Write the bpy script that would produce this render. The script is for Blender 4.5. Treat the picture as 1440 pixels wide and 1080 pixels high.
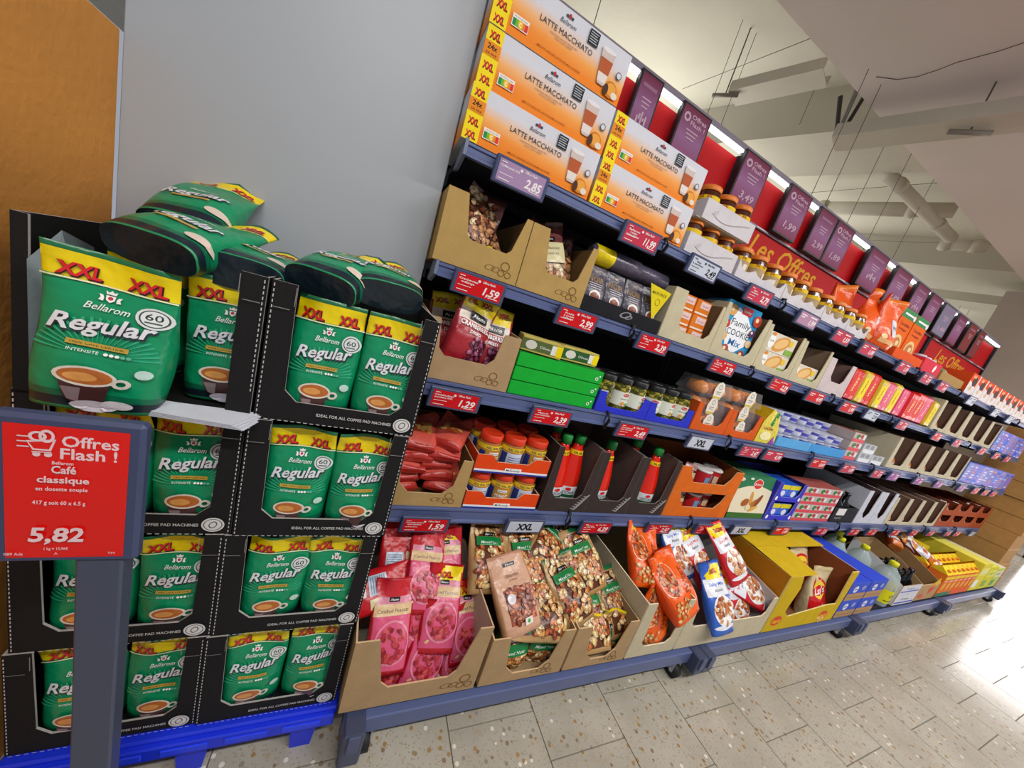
import bpy, math, random
from mathutils import Vector, Matrix, noise
random.seed(7)
sc = bpy.context.scene
COL = sc.collection
for o in list(bpy.data.objects): bpy.data.objects.remove(o)
# ------------------------------------------------------------------ camera
H = 1.206                      # eye height; the shelf front runs along +X, +Y goes into the shelf
F = 480.4                      # focal length in pixels of the 1440 wide frame
R = ((0.89168656, -0.34508526, 0.29293556), (0.1866283, -0.30931197, -0.93246769), (0.41238933, 0.88613897, -0.21140665))
cd = bpy.data.cameras.new('camera'); cam = bpy.data.objects.new('camera', cd); COL.objects.link(cam)
cd.sensor_width = 36.0; cd.sensor_fit = 'HORIZONTAL'; cd.lens = 36.0 * F / 1440.0; cd.clip_start = 0.02; cd.clip_end = 100
cam.matrix_world = Matrix(((R[0][0], -R[1][0], -R[2][0], 0), (R[0][1], -R[1][1], -R[2][1], 0), (R[0][2], -R[1][2], -R[2][2], H), (0, 0, 0, 1)))
sc.camera = cam
# ------------------------------------------------------------------ light
w = bpy.data.worlds.new('world'); sc.world = w; w.use_nodes = True
w.node_tree.nodes['Background'].inputs[0].default_value = (0.80, 0.86, 1.0, 1)
w.node_tree.nodes['Background'].inputs[1].default_value = 0.38
sc.view_settings.view_transform = 'Standard'; sc.view_settings.look = 'None'
sc.view_settings.exposure = 0.12; sc.view_settings.gamma = 1.0; sc.view_settings.use_curve_mapping = False
def area(name, loc, sx, sy, power, color=(1, 1, 1), rot=(0, 0, 0)):
    l = bpy.data.lights.new(name, 'AREA'); l.shape = 'RECTANGLE'; l.size = sx; l.size_y = sy; l.energy = power; l.color = color
    o = bpy.data.objects.new(name, l); o.location = loc; o.rotation_euler = rot; COL.objects.link(o); return o
# rows of ceiling luminaires along the aisle (housings are built with the ceiling)
LUM = [(0.1, -0.75), (1.9, -0.75), (3.7, -0.75), (5.3, -0.75)]
for lx, ly in LUM: area('luminaire_lamp', (lx, ly, 2.80), 1.45, 0.12, 34, (1.0, 0.985, 0.97))
for hx_, hy_ in ((2.0, 3.2), (5.2, 3.6), (8.5, 4.0)):      # added unseen fill behind the shelves; the upward ones brighten the ceiling
    area('hall_fill', (hx_, hy_, 2.15), 2.4, 0.3, 30, (1.0, 0.98, 0.94)); area('hall_fill', (hx_, hy_, 2.2), 2.4, 0.5, 34, (1.0, 0.98, 0.93), (math.pi, 0, 0))

def hexc(h):
    h = h.lstrip('#'); c = [int(h[i:i + 2], 16) / 255 for i in (0, 2, 4)]
    return tuple((x / 12.92 if x <= 0.04045 else ((x + 0.055) / 1.055) ** 2.4) for x in c)
# ------------------------------------------------------------------ pixel helpers
def ray(u, v):
    a, b = (u - 720) / F, (v - 540) / F
    return [R[0][i] * a + R[1][i] * b + R[2][i] for i in range(3)]
def at(u, v, y):
    d = ray(u, v); s = y / d[1]; return Vector((d[0] * s, y, H + d[2] * s))
def atx(u, v, x):
    d = ray(u, v); s = x / d[0]; return Vector((x, d[1] * s, H + d[2] * s))
def atz(u, v, z):
    d = ray(u, v); s = (z - H) / d[2]; return Vector((d[0] * s, d[1] * s, z))
def xat(u, y, z):
    k = (u - 720) / F; a = [R[0][i] - k * R[2][i] for i in range(3)]
    return -(a[1] * y + a[2] * (z - H)) / a[0]
def zat(v, x, y):
    k = (v - 540) / F; a = [R[1][i] - k * R[2][i] for i in range(3)]
    return H - (a[0] * x + a[1] * y) / a[2]
# ------------------------------------------------------------------ materials
M = {}
def nt(name):
    m = bpy.data.materials.new(name); m.use_nodes = True; M[name] = m
    t = m.node_tree; b = t.nodes['Principled BSDF']; return m, t, b
def mixc(t, a, b, fac, mode='MULTIPLY'):
    n = t.nodes.new('ShaderNodeMix'); n.data_type = 'RGBA'; n.blend_type = mode
    for s, v in ((6, a), (7, b), (0, fac)):
        if hasattr(v, 'is_linked'): t.links.new(v, n.inputs[s])
        else: n.inputs[s].default_value = v if s == 0 else (*v[:3], 1)
    return n.outputs[2]
def tex(t, kind, scale, vec=None, **kw):
    n = t.nodes.new('ShaderNodeTex' + kind); n.inputs['Scale'].default_value = scale
    if vec: t.links.new(vec, n.inputs['Vector'])
    for k, v in kw.items():
        if k in n.inputs: n.inputs[k].default_value = v
        else: setattr(n, k, v)
    return n
def objco(t, scale=None):
    c = t.nodes.new('ShaderNodeTexCoord').outputs['Object']
    if scale:
        m = t.nodes.new('ShaderNodeMapping'); t.links.new(c, m.inputs[0]); m.inputs['Scale'].default_value = scale; c = m.outputs[0]
    return c
def ramp(t, fac, stops, interp='LINEAR'):
    n = t.nodes.new('ShaderNodeValToRGB'); t.links.new(fac, n.inputs[0]); e = n.color_ramp.elements; n.color_ramp.interpolation = interp
    while len(e) < len(stops): e.new(0.5)
    for k, (p, c) in enumerate(stops): e[k].position = p; e[k].color = (*c, 1)
    return n.outputs[0]
def bump(t, b, h, dist, strength=1.0):
    n = t.nodes.new('ShaderNodeBump'); n.inputs['Distance'].default_value = dist; n.inputs['Strength'].default_value = strength
    t.links.new(h, n.inputs['Height']); t.links.new(n.outputs[0], b.inputs['Normal'])
def colmat(name, rough, var=0.12, nscale=30, bmp=0, bscale=60, spec=0.5, metal=0, coat=0):
    m, t, b = nt(name); a = t.nodes.new('ShaderNodeAttribute'); a.attribute_name = 'Col'
    n = tex(t, 'Noise', nscale, objco(t), Detail=3.0)
    g = ramp(t, n.outputs['Fac'], [(0.25, (1 - var,) * 3), (0.75, (1, 1, 1))])
    t.links.new(mixc(t, a.outputs['Color'], g, 1.0), b.inputs['Base Color'])
    b.inputs['Roughness'].default_value = rough; b.inputs['Specular IOR Level'].default_value = spec; b.inputs['Metallic'].default_value = metal
    b.inputs['Coat Weight'].default_value = coat; b.inputs['Coat Roughness'].default_value = 0.08
    if bmp: bump(t, b, tex(t, 'Noise', bscale, objco(t), Detail=2.0).outputs['Fac'], bmp)
    return m
colmat('card', 0.85, 0.14, 22, 0.0006, 160, 0.25)
colmat('film', 0.30, 0.05, 14, 0.006, 26, 0.5)
colmat('paint', 0.42, 0.06, 12, 0.0002, 200, 0.45)
colmat('gloss', 0.16, 0.04, 10, 0, 0, 0.5)
colmat('print', 0.55, 0.03, 40, 0, 0, 0.18)
colmat('dark', 0.75, 0.2, 8, 0, 0, 0.2)
def nutsmat(name, scale, stops, rough=0.32, stretch=(1, 1, 1.5)):
    m, t, b = nt(name); co = objco(t, stretch)
    wv = tex(t, 'Noise', scale * 0.5, co, Detail=1.0)
    ad = t.nodes.new('ShaderNodeMix'); ad.data_type = 'RGBA'; ad.blend_type = 'LINEAR_LIGHT'; ad.inputs[0].default_value = 0.012
    t.links.new(co, ad.inputs[6]); t.links.new(wv.outputs['Color'], ad.inputs[7])
    v = tex(t, 'Voronoi', scale, ad.outputs[2]); v2 = tex(t, 'Voronoi', scale, ad.outputs[2], feature='DISTANCE_TO_EDGE')
    sp = t.nodes.new('ShaderNodeSeparateColor'); t.links.new(v.outputs['Color'], sp.inputs[0])
    c = ramp(t, sp.outputs[0], stops, 'CONSTANT')
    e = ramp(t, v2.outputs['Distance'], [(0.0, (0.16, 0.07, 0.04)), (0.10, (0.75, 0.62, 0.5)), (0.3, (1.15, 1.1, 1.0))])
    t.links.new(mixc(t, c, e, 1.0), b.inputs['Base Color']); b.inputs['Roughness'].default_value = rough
    bump(t, b, tex(t, 'Noise', 26, objco(t), Detail=2.0).outputs['Fac'], 0.005)
hx = hexc
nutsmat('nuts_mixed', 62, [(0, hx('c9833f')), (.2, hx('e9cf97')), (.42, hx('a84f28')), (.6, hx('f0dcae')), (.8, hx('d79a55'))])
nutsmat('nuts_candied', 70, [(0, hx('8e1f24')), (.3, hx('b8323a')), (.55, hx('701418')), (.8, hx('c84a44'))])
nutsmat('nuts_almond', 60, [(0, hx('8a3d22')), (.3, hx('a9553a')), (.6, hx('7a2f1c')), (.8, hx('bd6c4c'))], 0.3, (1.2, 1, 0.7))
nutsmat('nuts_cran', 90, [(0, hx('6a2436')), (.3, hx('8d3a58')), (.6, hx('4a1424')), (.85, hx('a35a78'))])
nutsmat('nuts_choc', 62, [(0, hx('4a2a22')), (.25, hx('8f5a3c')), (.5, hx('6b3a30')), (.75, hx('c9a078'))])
nutsmat('pickle', 60, [(0, hx('6a7420')), (.3, hx('8a8a2a')), (.6, hx('4c5a18')), (.85, hx('a09a3a'))], 0.15)
nutsmat('pretzel', 48, [(0, hx('c87a40')), (.3, hx('e0b080')), (.6, hx('9a4a28')), (.8, hx('e8caa0'))])
# clear plastic and glass
def clear(name, col, alpha, rough=0.08):
    m, t, b = nt(name); b.inputs['Base Color'].default_value = (*col, 1); b.inputs['Roughness'].default_value = rough
    n = tex(t, 'Noise', 8, objco(t)); g = ramp(t, n.outputs['Fac'], [(0.3, (alpha * .8,) * 3), (0.7, (alpha,) * 3)])
    t.links.new(g, b.inputs['Alpha'])
clear('clear', (0.9, 0.95, 0.97), 0.09); clear('pet', (0.55, 0.7, 0.72), 0.5, 0.05)
def plain(name, col, rough=0.6, var=0.1, nscale=6, bmp=0, bscale=80, spec=0.4):
    m, t, b = nt(name); n = tex(t, 'Noise', nscale, objco(t), Detail=4.0)
    t.links.new(ramp(t, n.outputs['Fac'], [(0.3, tuple(x * (1 - var) for x in col)), (0.7, col)]), b.inputs['Base Color'])
    b.inputs['Roughness'].default_value = rough; b.inputs['Specular IOR Level'].default_value = spec
    if bmp: bump(t, b, tex(t, 'Noise', bscale, objco(t), Detail=3.0).outputs['Fac'], bmp)
    return m
plain('ceiling', hx('c6c2b2'), 0.9, 0.12, 1.6, 0.004, 9); plain('plaster', hx('b5a89c'), 0.9, 0.08, 1.2, 0.002, 30)
plain('soffit', hx('dccfc8'), 0.9, 0.10, 1.1, 0.004, 7); plain('pipe_white', hx('cfc9b8'), 0.6, 0.1, 4)
plain('panel_grey', hx('adb3b9'), 0.42, 0.05, 0.9, 0, 0, 0.5); plain('brown_board', hx('d48f40'), 0.75, 0.22, 3.0, 0.002, 60)
plain('rubber', hx('1b1c20'), 0.6, 0.2, 20); plain('steel', hx('9a9da3'), 0.3, 0.1, 20); plain('grout', hx('7a766a'), 0.9, 0.15, 12)
def emis(name, col, st):
    m, t, b = nt(name); b.inputs['Base Color'].default_value = (*col, 1)
    b.inputs['Emission Color'].default_value = (*col, 1); b.inputs['Emission Strength'].default_value = st
emis('led', (0.92, 0.96, 1.0), 2.5); emis('daylight', (1.0, 0.95, 0.96), 5.0); emis('tube', (1.0, 0.97, 0.93), 5.0)
# terrazzo tile
m, t, b = nt('terrazzo')
co = t.nodes.new('ShaderNodeTexCoord').outputs['Object']; gi = t.nodes.new('ShaderNodeObjectInfo')
ad = t.nodes.new('ShaderNodeVectorMath'); ad.operation = 'ADD'; t.links.new(co, ad.inputs[0]); t.links.new(gi.outputs['Location'], ad.inputs[1]); co = ad.outputs[0]
v = tex(t, 'Voronoi', 52, co, Randomness=1.0); sp = t.nodes.new('ShaderNodeSeparateColor'); t.links.new(v.outputs['Color'], sp.inputs[0])
def less(a, x, gt=False):
    n = t.nodes.new('ShaderNodeMath'); n.operation = 'GREATER_THAN' if gt else 'LESS_THAN'; t.links.new(a, n.inputs[0]); n.inputs[1].default_value = x; return n.outputs[0]
def mul(a, c):
    n = t.nodes.new('ShaderNodeMath'); n.operation = 'MULTIPLY'; t.links.new(a, n.inputs[0]); t.links.new(c, n.inputs[1]); return n.outputs[0]
nz = tex(t, 'Noise', 5, co, Detail=4.0)
base = ramp(t, nz.outputs['Fac'], [(0.3, hx('a09a8c')), (0.7, hx('b2ac9e'))])
chip = ramp(t, sp.outputs[1], [(0, hx('9a7d52')), (.3, hx('8c8678')), (.5, hx('86705a')), (.7, hx('a8987c')), (.85, hx('d8d2c4'))], 'CONSTANT')
m1 = mul(less(v.outputs['Distance'], 0.30), less(sp.outputs[0], 0.45))
v2 = tex(t, 'Voronoi', 170, co); s2 = t.nodes.new('ShaderNodeSeparateColor'); t.links.new(v2.outputs['Color'], s2.inputs[0])
m2 = mul(less(v2.outputs['Distance'], 0.38), less(s2.outputs[0], 0.35))
c1 = mixc(t, base, hx('98907e'), m2, 'MIX'); c1 = mixc(t, c1, chip, m1, 'MIX')
t.links.new(c1, b.inputs['Base Color']); b.inputs['Roughness'].default_value = 0.15; b.inputs['Specular IOR Level'].default_value = 0.5
bump(t, b, tex(t, 'Noise', 3, co, Detail=2.0).outputs['Fac'], 0.004, 0.3)

# ------------------------------------------------------------------ mesh builder
class MB:
    def __init__(s): s.v = []; s.f = []; s.c = []; s.m = []; s.s = []
    def add(s, vs, fs, col, mi=0, sm=False):
        o = len(s.v); s.v += [tuple(x) for x in vs]
        for k, f in enumerate(fs):
            s.f.append(tuple(i + o for i in f)); s.c.append(col[k] if isinstance(col, list) else col); s.m.append(mi); s.s.append(sm)
        return s
    def box(s, x0, x1, y0, y1, z0, z1, col, mi=0, ch=0):
        if ch:
            c = ch; lo = (x0, y0, z0); hi = (x1, y1, z1); P = []
            for X in (0, 1):
                for Y_ in (0, 1):
                    for Z in (0, 1):
                        p = [hi[0] if X else lo[0], hi[1] if Y_ else lo[1], hi[2] if Z else lo[2]]; q = [(-c if X else c), (-c if Y_ else c), (-c if Z else c)]
                        for k in range(3): r = [p[j] + (0 if j == k else q[j]) for j in range(3)]; P.append(r)
            I = lambda X, Y_, Z, k: (X * 4 + Y_ * 2 + Z) * 3 + k
            fs = []
            for k in range(3):
                a, b2 = [(1, 2), (2, 0), (0, 1)][k]
                for sd in (0, 1):
                    L = []
                    for (p, q) in ((0, 0), (1, 0), (1, 1), (0, 1)):
                        t3 = [0, 0, 0]; t3[k] = sd; t3[a] = p; t3[b2] = q; L.append(I(*t3, k))
                    fs.append(L if sd else L[::-1])
            for k in range(3):
                a, b2 = [(1, 2), (2, 0), (0, 1)][k]
                for p in (0, 1):
                    for q in (0, 1):
                        t0 = [0, 0, 0]; t1 = [0, 0, 0]; t0[a] = t1[a] = p; t0[b2] = t1[b2] = q; t1[k] = 1
                        L = [I(*t0, a), I(*t1, a), I(*t1, b2), I(*t0, b2)]; fs.append(L if (p ^ q) else L[::-1])
            for X in (0, 1):
                for Y_ in (0, 1):
                    for Z in (0, 1):
                        L = [I(X, Y_, Z, 0), I(X, Y_, Z, 1), I(X, Y_, Z, 2)]; fs.append(L if (X ^ Y_ ^ Z) else L[::-1])
            return s.add(P, fs, col, mi)
        vs = [(x0, y0, z0), (x1, y0, z0), (x1, y1, z0), (x0, y1, z0), (x0, y0, z1), (x1, y0, z1), (x1, y1, z1), (x0, y1, z1)]
        return s.add(vs, [(0, 3, 2, 1), (4, 5, 6, 7), (0, 1, 5, 4), (1, 2, 6, 5), (2, 3, 7, 6), (3, 0, 4, 7)], col, mi)
    def prism(s, pts, a0, a1, axis, col, edge=None, back=None, mi=0):
        n = len(pts); edge = edge or col; back = back or col
        def P(p, q, a): return {'y': (p, a, q), 'x': (a, p, q), 'z': (p, q, a)}[axis]
        ar = sum(pts[i][0] * pts[(i + 1) % n][1] - pts[(i + 1) % n][0] * pts[i][1] for i in range(n))
        if (ar < 0): pts = pts[::-1]
        flip = axis != 'y'                      # axis y: (x,z) ccw faces -y at a0
        vs = [P(p, q, a0) for p, q in pts] + [P(p, q, a1) for p, q in pts]
        f0 = tuple(range(n)); f1 = tuple(range(2 * n - 1, n - 1, -1))
        sd = [(i, i + n, (i + 1) % n + n, (i + 1) % n) for i in range(n)]
        if flip: f0 = f0[::-1]; f1 = f1[::-1]; sd = [q[::-1] for q in sd]
        return s.add(vs, [f0, f1] + sd, [col, back] + [edge] * n, mi)
    def lathe(s, prof, n=20, col=None, mi=0, cx=0, cy=0, sx=1, sy=1, cap=True, sm=True):
        vs = []; fs = []; cs = []
        for (r, z, *c) in prof:
            for k in range(n): a = 2 * math.pi * k / n; vs.append((cx + r * sx * math.cos(a), cy + r * sy * math.sin(a), z))
        for j in range(len(prof) - 1):
            for k in range(n):
                fs.append((j * n + k, j * n + (k + 1) % n, (j + 1) * n + (k + 1) % n, (j + 1) * n + k))
                cs.append(prof[j][2] if len(prof[j]) > 2 else col)
        s.add(vs, fs, cs, mi, sm)
        if cap:
            o = len(s.v) - len(vs)
            for j, rv in ((0, True), (len(prof) - 1, False)):
                f = [o + j * n + k for k in range(n)]; s.f.append(tuple(f[::-1] if rv else f)); s.c.append(prof[j][2] if len(prof[j]) > 2 else col); s.m.append(mi); s.s.append(False)
        return s
    def tube(s, pts, r, col, n=8, mi=0, cap=True):
        pts = [Vector(p) for p in pts]; vs = []; fs = []; up = Vector((0.13, 0.21, 0.97)); prev = None
        for i, p in enumerate(pts):
            d = (pts[min(i + 1, len(pts) - 1)] - pts[max(i - 1, 0)]).normalized()
            a = d.cross(up); a = a.normalized() if a.length > 1e-4 else Vector((1, 0, 0)); b2 = d.cross(a)
            rr = r[i] if isinstance(r, (list, tuple)) else r
            for k in range(n): t3 = 2 * math.pi * k / n; vs.append(p + (a * math.cos(t3) + b2 * math.sin(t3)) * rr)
        for i in range(len(pts) - 1):
            for k in range(n): fs.append((i * n + k, (i + 1) * n + k, (i + 1) * n + (k + 1) % n, i * n + (k + 1) % n))
        if cap: fs += [tuple(range(n)), tuple(range(len(vs) - 1, len(vs) - n - 1, -1))]
        return s.add(vs, fs, col, mi, True)
    def mesh(s, name, mats):
        me = bpy.data.meshes.new(name); me.from_pydata(s.v, [], s.f)
        for k in (mats if isinstance(mats, (list, tuple)) else [mats]): me.materials.append(M[k])
        me.polygons.foreach_set('material_index', s.m); me.polygons.foreach_set('use_smooth', s.s)
        a = me.color_attributes.new('Col', 'FLOAT_COLOR', 'CORNER'); buf = []
        for f, c in zip(s.f, s.c):
            if c is None: c = (0.8, 0.8, 0.8)
            if isinstance(c[0], (tuple, list)):
                for q in c: buf += [q[0], q[1], q[2], 1.0]
            else: buf += [c[0], c[1], c[2], 1.0] * len(f)
        a.data.foreach_set('color', buf); me.update(); return me

def link(name, me, parent=None, loc=None):
    o = bpy.data.objects.new(name, me); COL.objects.link(o)
    if parent: o.parent = parent
    if loc is not None: o.location = loc
    return o
def tag(o, label, cat, group=None, kind=None):
    o['label'] = label
    if kind: o['kind'] = kind
    if cat: o['category'] = cat
    if group: o['group'] = group
    return o
def empty(name, loc=(0, 0, 0)):
    o = bpy.data.objects.new(name, None); o.empty_display_size = 0.05; o.location = loc; COL.objects.link(o); return o
def struct(name, mb, mat, label=None, loc=None, parent=None):
    o = link(name, mb.mesh(name, mat), parent, loc)
    if not parent:
        o['kind'] = 'structure'
        if label: o['label'] = label; o['category'] = name.split('_')[0]
    return o
def euler(lean=0, roll=0, yaw=0):
    return Matrix.Rotation(math.radians(yaw), 4, 'Z') @ Matrix.Rotation(math.radians(-lean), 4, 'X') @ Matrix.Rotation(math.radians(roll), 4, 'Y')
def put(kit, mat, label, group=None):
    """kit = (name, category, [(part name, mesh, parent index or None)]) -> one thing with its parts"""
    name, cat, parts = kit
    if not isinstance(mat, Matrix): mat = Matrix.Translation(mat)
    if len(parts) == 1:
        o = link(name, parts[0][1]); o.matrix_world = mat; tag(o, label, cat, group); return o
    r = empty(name); r.matrix_world = mat; tag(r, label, cat, group); L = []
    for pn, me, pi in parts: L.append(link(pn, me, r if pi is None else L[pi]))
    return r
# ------------------------------------------------------------------ flat print: lettering and shapes laid on a surface
TC = {}
def glyphs(s, shear, bold):
    k = (s, shear, bold)
    if k not in TC:
        cu = bpy.data.curves.new('t', 'FONT'); cu.body = s; cu.size = 1; cu.resolution_u = 2; cu.shear = shear; cu.offset = bold; cu.fill_mode = 'FRONT'
        o = bpy.data.objects.new('t', cu); me = o.to_mesh()
        vs = [(p.co.x, p.co.y) for p in me.vertices]; fs = []
        for p in me.polygons:
            f = tuple(p.vertices); a = sum(vs[f[i]][0] * vs[f[(i + 1) % len(f)]][1] - vs[f[(i + 1) % len(f)]][0] * vs[f[i]][1] for i in range(len(f)))
            fs.append(f if a > 0 else f[::-1])
        o.to_mesh_clear(); bpy.data.objects.remove(o); bpy.data.curves.remove(cu)
        xs = [p[0] for p in vs] or [0]; ys = [p[1] for p in vs] or [0]
        TC[k] = (vs, fs, min(xs), max(xs), min(ys), max(ys))
    return TC[k]
def finer(vs, fs, L):
    vs = [tuple(v) for v in vs]; tr = []
    for f in fs:
        for i in range(1, len(f) - 1): tr.append((f[0], f[i], f[i + 1]))
    for _ in range(5):
        mid = {}; out = []; hit = False
        def m(a, b):
            k = (a, b) if a < b else (b, a)
            if k not in mid:
                p, q = vs[k[0]], vs[k[1]]
                if math.hypot(p[0] - q[0], p[1] - q[1]) > L: vs.append(((p[0] + q[0]) / 2, (p[1] + q[1]) / 2)); mid[k] = len(vs) - 1
                else: mid[k] = None
            return mid[k]
        for a, b, c in tr:
            ab, bc, ca = m(a, b), m(b, c), m(c, a); n = sum(x is not None for x in (ab, bc, ca))
            if n == 0: out.append((a, b, c)); continue
            hit = True
            if n == 3: out += [(a, ab, ca), (ab, b, bc), (ca, bc, c), (ab, bc, ca)]
            elif n == 1:
                if ab is not None: out += [(a, ab, c), (ab, b, c)]
                elif bc is not None: out += [(b, bc, a), (bc, c, a)]
                else: out += [(c, ca, b), (ca, a, b)]
            else:
                if ab is None: out += [(c, ca, bc), (ca, a, bc), (a, b, bc)]
                elif bc is None: out += [(a, ab, ca), (ab, b, ca), (b, c, ca)]
                else: out += [(b, bc, ab), (bc, c, ab), (c, a, ab)]
        tr = out
        if not hit: break
    return vs, tr
class Art:
    def __init__(s): s.L = []
    def poly(s, pts, col):
        a = sum(pts[i][0] * pts[(i + 1) % len(pts)][1] - pts[(i + 1) % len(pts)][0] * pts[i][1] for i in range(len(pts)))
        s.L.append((pts if a > 0 else pts[::-1], [tuple(range(len(pts)))], col)); return s
    def rect(s, x0, x1, z0, z1, col, nx=1, nz=1, rot=0):
        vs = [(x0 + (x1 - x0) * i / nx, z0 + (z1 - z0) * j / nz) for j in range(nz + 1) for i in range(nx + 1)]
        if rot:
            cx, cz = (x0 + x1) / 2, (z0 + z1) / 2; c, q = math.cos(rot), math.sin(rot)
            vs = [(cx + (x - cx) * c - (z - cz) * q, cz + (x - cx) * q + (z - cz) * c) for x, z in vs]
        fs = [(j * (nx + 1) + i, j * (nx + 1) + i + 1, (j + 1) * (nx + 1) + i + 1, (j + 1) * (nx + 1) + i) for j in range(nz) for i in range(nx)]
        s.L.append((vs, fs, col)); return s
    def disc(s, cx, cz, rx, rz, col, n=16, rings=2, rot=0, inner=0):
        vs = []; fs = []; c, q = math.cos(rot), math.sin(rot)
        rr = [inner + (1 - inner) * j / rings for j in range(rings + 1)]
        for r_ in rr:
            for k in range(n):
                a = 2 * math.pi * k / n; x, z = rx * r_ * math.cos(a), rz * r_ * math.sin(a); vs.append((cx + x * c - z * q, cz + x * q + z * c))
        for j in range(rings):
            for k in range(n): fs.append((j * n + k, (j + 1) * n + k, (j + 1) * n + (k + 1) % n, j * n + (k + 1) % n))
        s.L.append((vs, fs, col)); return s
    def text(s, t, cx, cz, h, col, w=None, shear=0.0, bold=0.0, rot=0.0, cap=True):
        vs, fs, x0, x1, y0, y1 = glyphs(t, shear, bold)
        if not vs: return s
        if cap: y0, y1 = 0.0, 0.73
        k = h / (y1 - y0); kx = (w / (x1 - x0)) if w else k; c, q = math.cos(rot), math.sin(rot); mx, my = (x0 + x1) / 2, (y0 + y1) / 2
        out = []
        for x, y in vs: X, Z = (x - mx) * kx, (y - my) * k; out.append((cx + X * c - Z * q, cz + X * q + Z * c))
        s.L.append((out, fs, col)); return s
    def emit(s, mb, S=None, y=0.0, mi=0, eps=0.0006, step=0.00025, fine=0):
        step = min(step, .0042 / max(1, len(s.L)))
        for k, (vs, fs, col) in enumerate(s.L):
            e = eps + step * k
            if S:
                if fine: vs, fs = finer(vs, fs, fine)
                P = [S(x, z, e) for x, z in vs]
            else: P = [(x, y - e, z) for x, z in vs]
            mb.add(P, fs, col, mi)
        return mb
WHITE = hx('f2f2f0'); BLACK = hx('141416'); RED = hx('d61f26'); YEL = hx('f4d90a'); GREEN = hx('0a8f5e')
# ================================================================== setting
K = hx('808080')
fl = MB()
fl.box(-0.75, 9.3, -0.2, 1.3, -0.03, -0.004, K, 0)
for a in ((-4, -0.75, -4, 9), (9.3, 14, -4, 9), (-0.75, 9.3, -4, -0.2), (-0.75, 9.3, 1.3, 9)): fl.box(a[0], a[1], a[2], a[3], -0.03, -0.001, K, 1)
floor = struct('floor', fl, ['grout', 'terrazzo'], 'speckled beige terrazzo tile floor laid in running bond')
tb = MB(); tw, td = 0.286, 0.2535
tb.box(-tw / 2 + .0015, tw / 2 - .0015, -td / 2 + .0015, td / 2 - .0015, -0.02, 0.0, K, 0, 0.0005)
tile_me = tb.mesh('tile', 'terrazzo')
for k in range(-6, 29):
    x = 1.005 + tw * (k + .5)
    if x > 9.2 or x < -0.62: continue
    y0 = 0.505 if k % 2 else 0.3785
    for j in range(-3, 4):
        y = y0 + td * (j + .5)
        if -0.2 < y - td / 2 and y + td / 2 < 1.3: link('tile', tile_me, floor, (x, y, 0))
SO_Z, SO_Y, CE = 2.9, 1.54, 3.3
c = MB(); c.box(-4, 14, SO_Y, 9, CE, CE + .1, K, 0); c.box(-4, 14, -4, SO_Y, SO_Z, CE + .1, K, 1)
ceil = struct('ceiling', c, ['ceiling', 'soffit'], 'stained white concrete ceiling with a lowered soffit above the aisle')
# cracks in the soffit paint
ck = MB(); pr = None
for (u, v) in ((1232, 108), (1262, 112), (1290, 108), (1320, 98), (1345, 88), (1375, 80), (1405, 72), (1440, 60)):
    p = atz(u, v, SO_Z - .0012)
    if pr: ck.tube([pr, p], .0016, hx('6d625a'), 5)
    pr = p
link('crack', ck.mesh('crack', 'print'), ceil)
D = Vector((-0.383, 0.924)); N = Vector((0.924, 0.383))
def beam(near, far, z0, t1=8.5, mat='ceiling', name='trim_1', t0=None, h=None, label=None):
    a = N.dot(atz(*near, z0).xy); b2 = N.dot(atz(*far, z0).xy); mb = MB()
    def pt(n, yy): t_ = (yy - N.y * n) / D.y; return (N.x * n + D.x * t_, yy)
    q = [pt(a, SO_Y if t0 is None else t0), pt(b2, SO_Y if t0 is None else t0), pt(b2, t1), pt(a, t1)]
    mb.prism(q, z0, (CE if h is None else z0 + h), 'z', K); return struct(name, mb, mat, label)
beam((1140, 188), (1200, 245), 3.0, label='white concrete ceiling beam nearest the latte boxes', name='trim_1')
beam((1340, 375), (1360, 411), 3.0, label='white concrete ceiling beam near the far end of the header', name='trim_2')
beam((1394, 428), (1398, 440), 3.05, label='white concrete ceiling beam farthest from the camera', name='trim_3')
# cable channels under the ceiling
def channel(p0, p1, wdt, hgt, name, label, z, cab=True):
    a = atz(*p0, z); b2 = atz(*p1, z); d = (b2 - a).normalized(); n = Vector((-d.y, d.x, 0)); mb = MB(); L = (b2 - a).length
    r = empty(name, a); tag(r, label, 'cable channel')
    def slab(n0, n1, z0, z1, nm, mat='pipe_white'):
        m_ = MB(); vs = []
        for zz in (z0, z1):
            for t_, nn in ((0, n0), (L, n0), (L, n1), (0, n1)): q = d * t_ + n * nn; vs.append((q.x, q.y, zz))
        m_.add(vs, [(0, 1, 2, 3), (7, 6, 5, 4), (0, 4, 5, 1), (1, 5, 6, 2), (2, 6, 7, 3), (3, 7, 4, 0)], K)
        link(nm, m_.mesh(nm, mat), r)
    slab(-wdt / 2, wdt / 2, 0, .006, 'channel_floor'); slab(-wdt / 2, -wdt / 2 + .006, .006, hgt, 'channel_side'); slab(wdt / 2 - .006, wdt / 2, .006, hgt, 'channel_side')
    for k in range(3 if cab else 0): 
        m_ = MB(); m_.tube([d * (-.06 + .05 * k) + n * (k - 1) * wdt * .25 + Vector((0, 0, .25 + .05 * k)), d * .0 + n * (k - 1) * wdt * .25 + Vector((0, 0, .05)), d * (.15) + n * (k - 1) * wdt * .25 + Vector((0, 0, .02)), d * L + n * (k - 1) * wdt * .25 + Vector((0, 0, .02))], .012, hx('2a2a2c') if k != 1 else hx('8a8a88'), 8)
        link('cable', m_.mesh('cable', 'paint'), r)
    return r, d, L
channel((1029, 139), (1160, 110), .16, .06, 'cable_channel', 'short white cable channel hanging above the header, nearer the latte boxes', 2.93, False)
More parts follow.
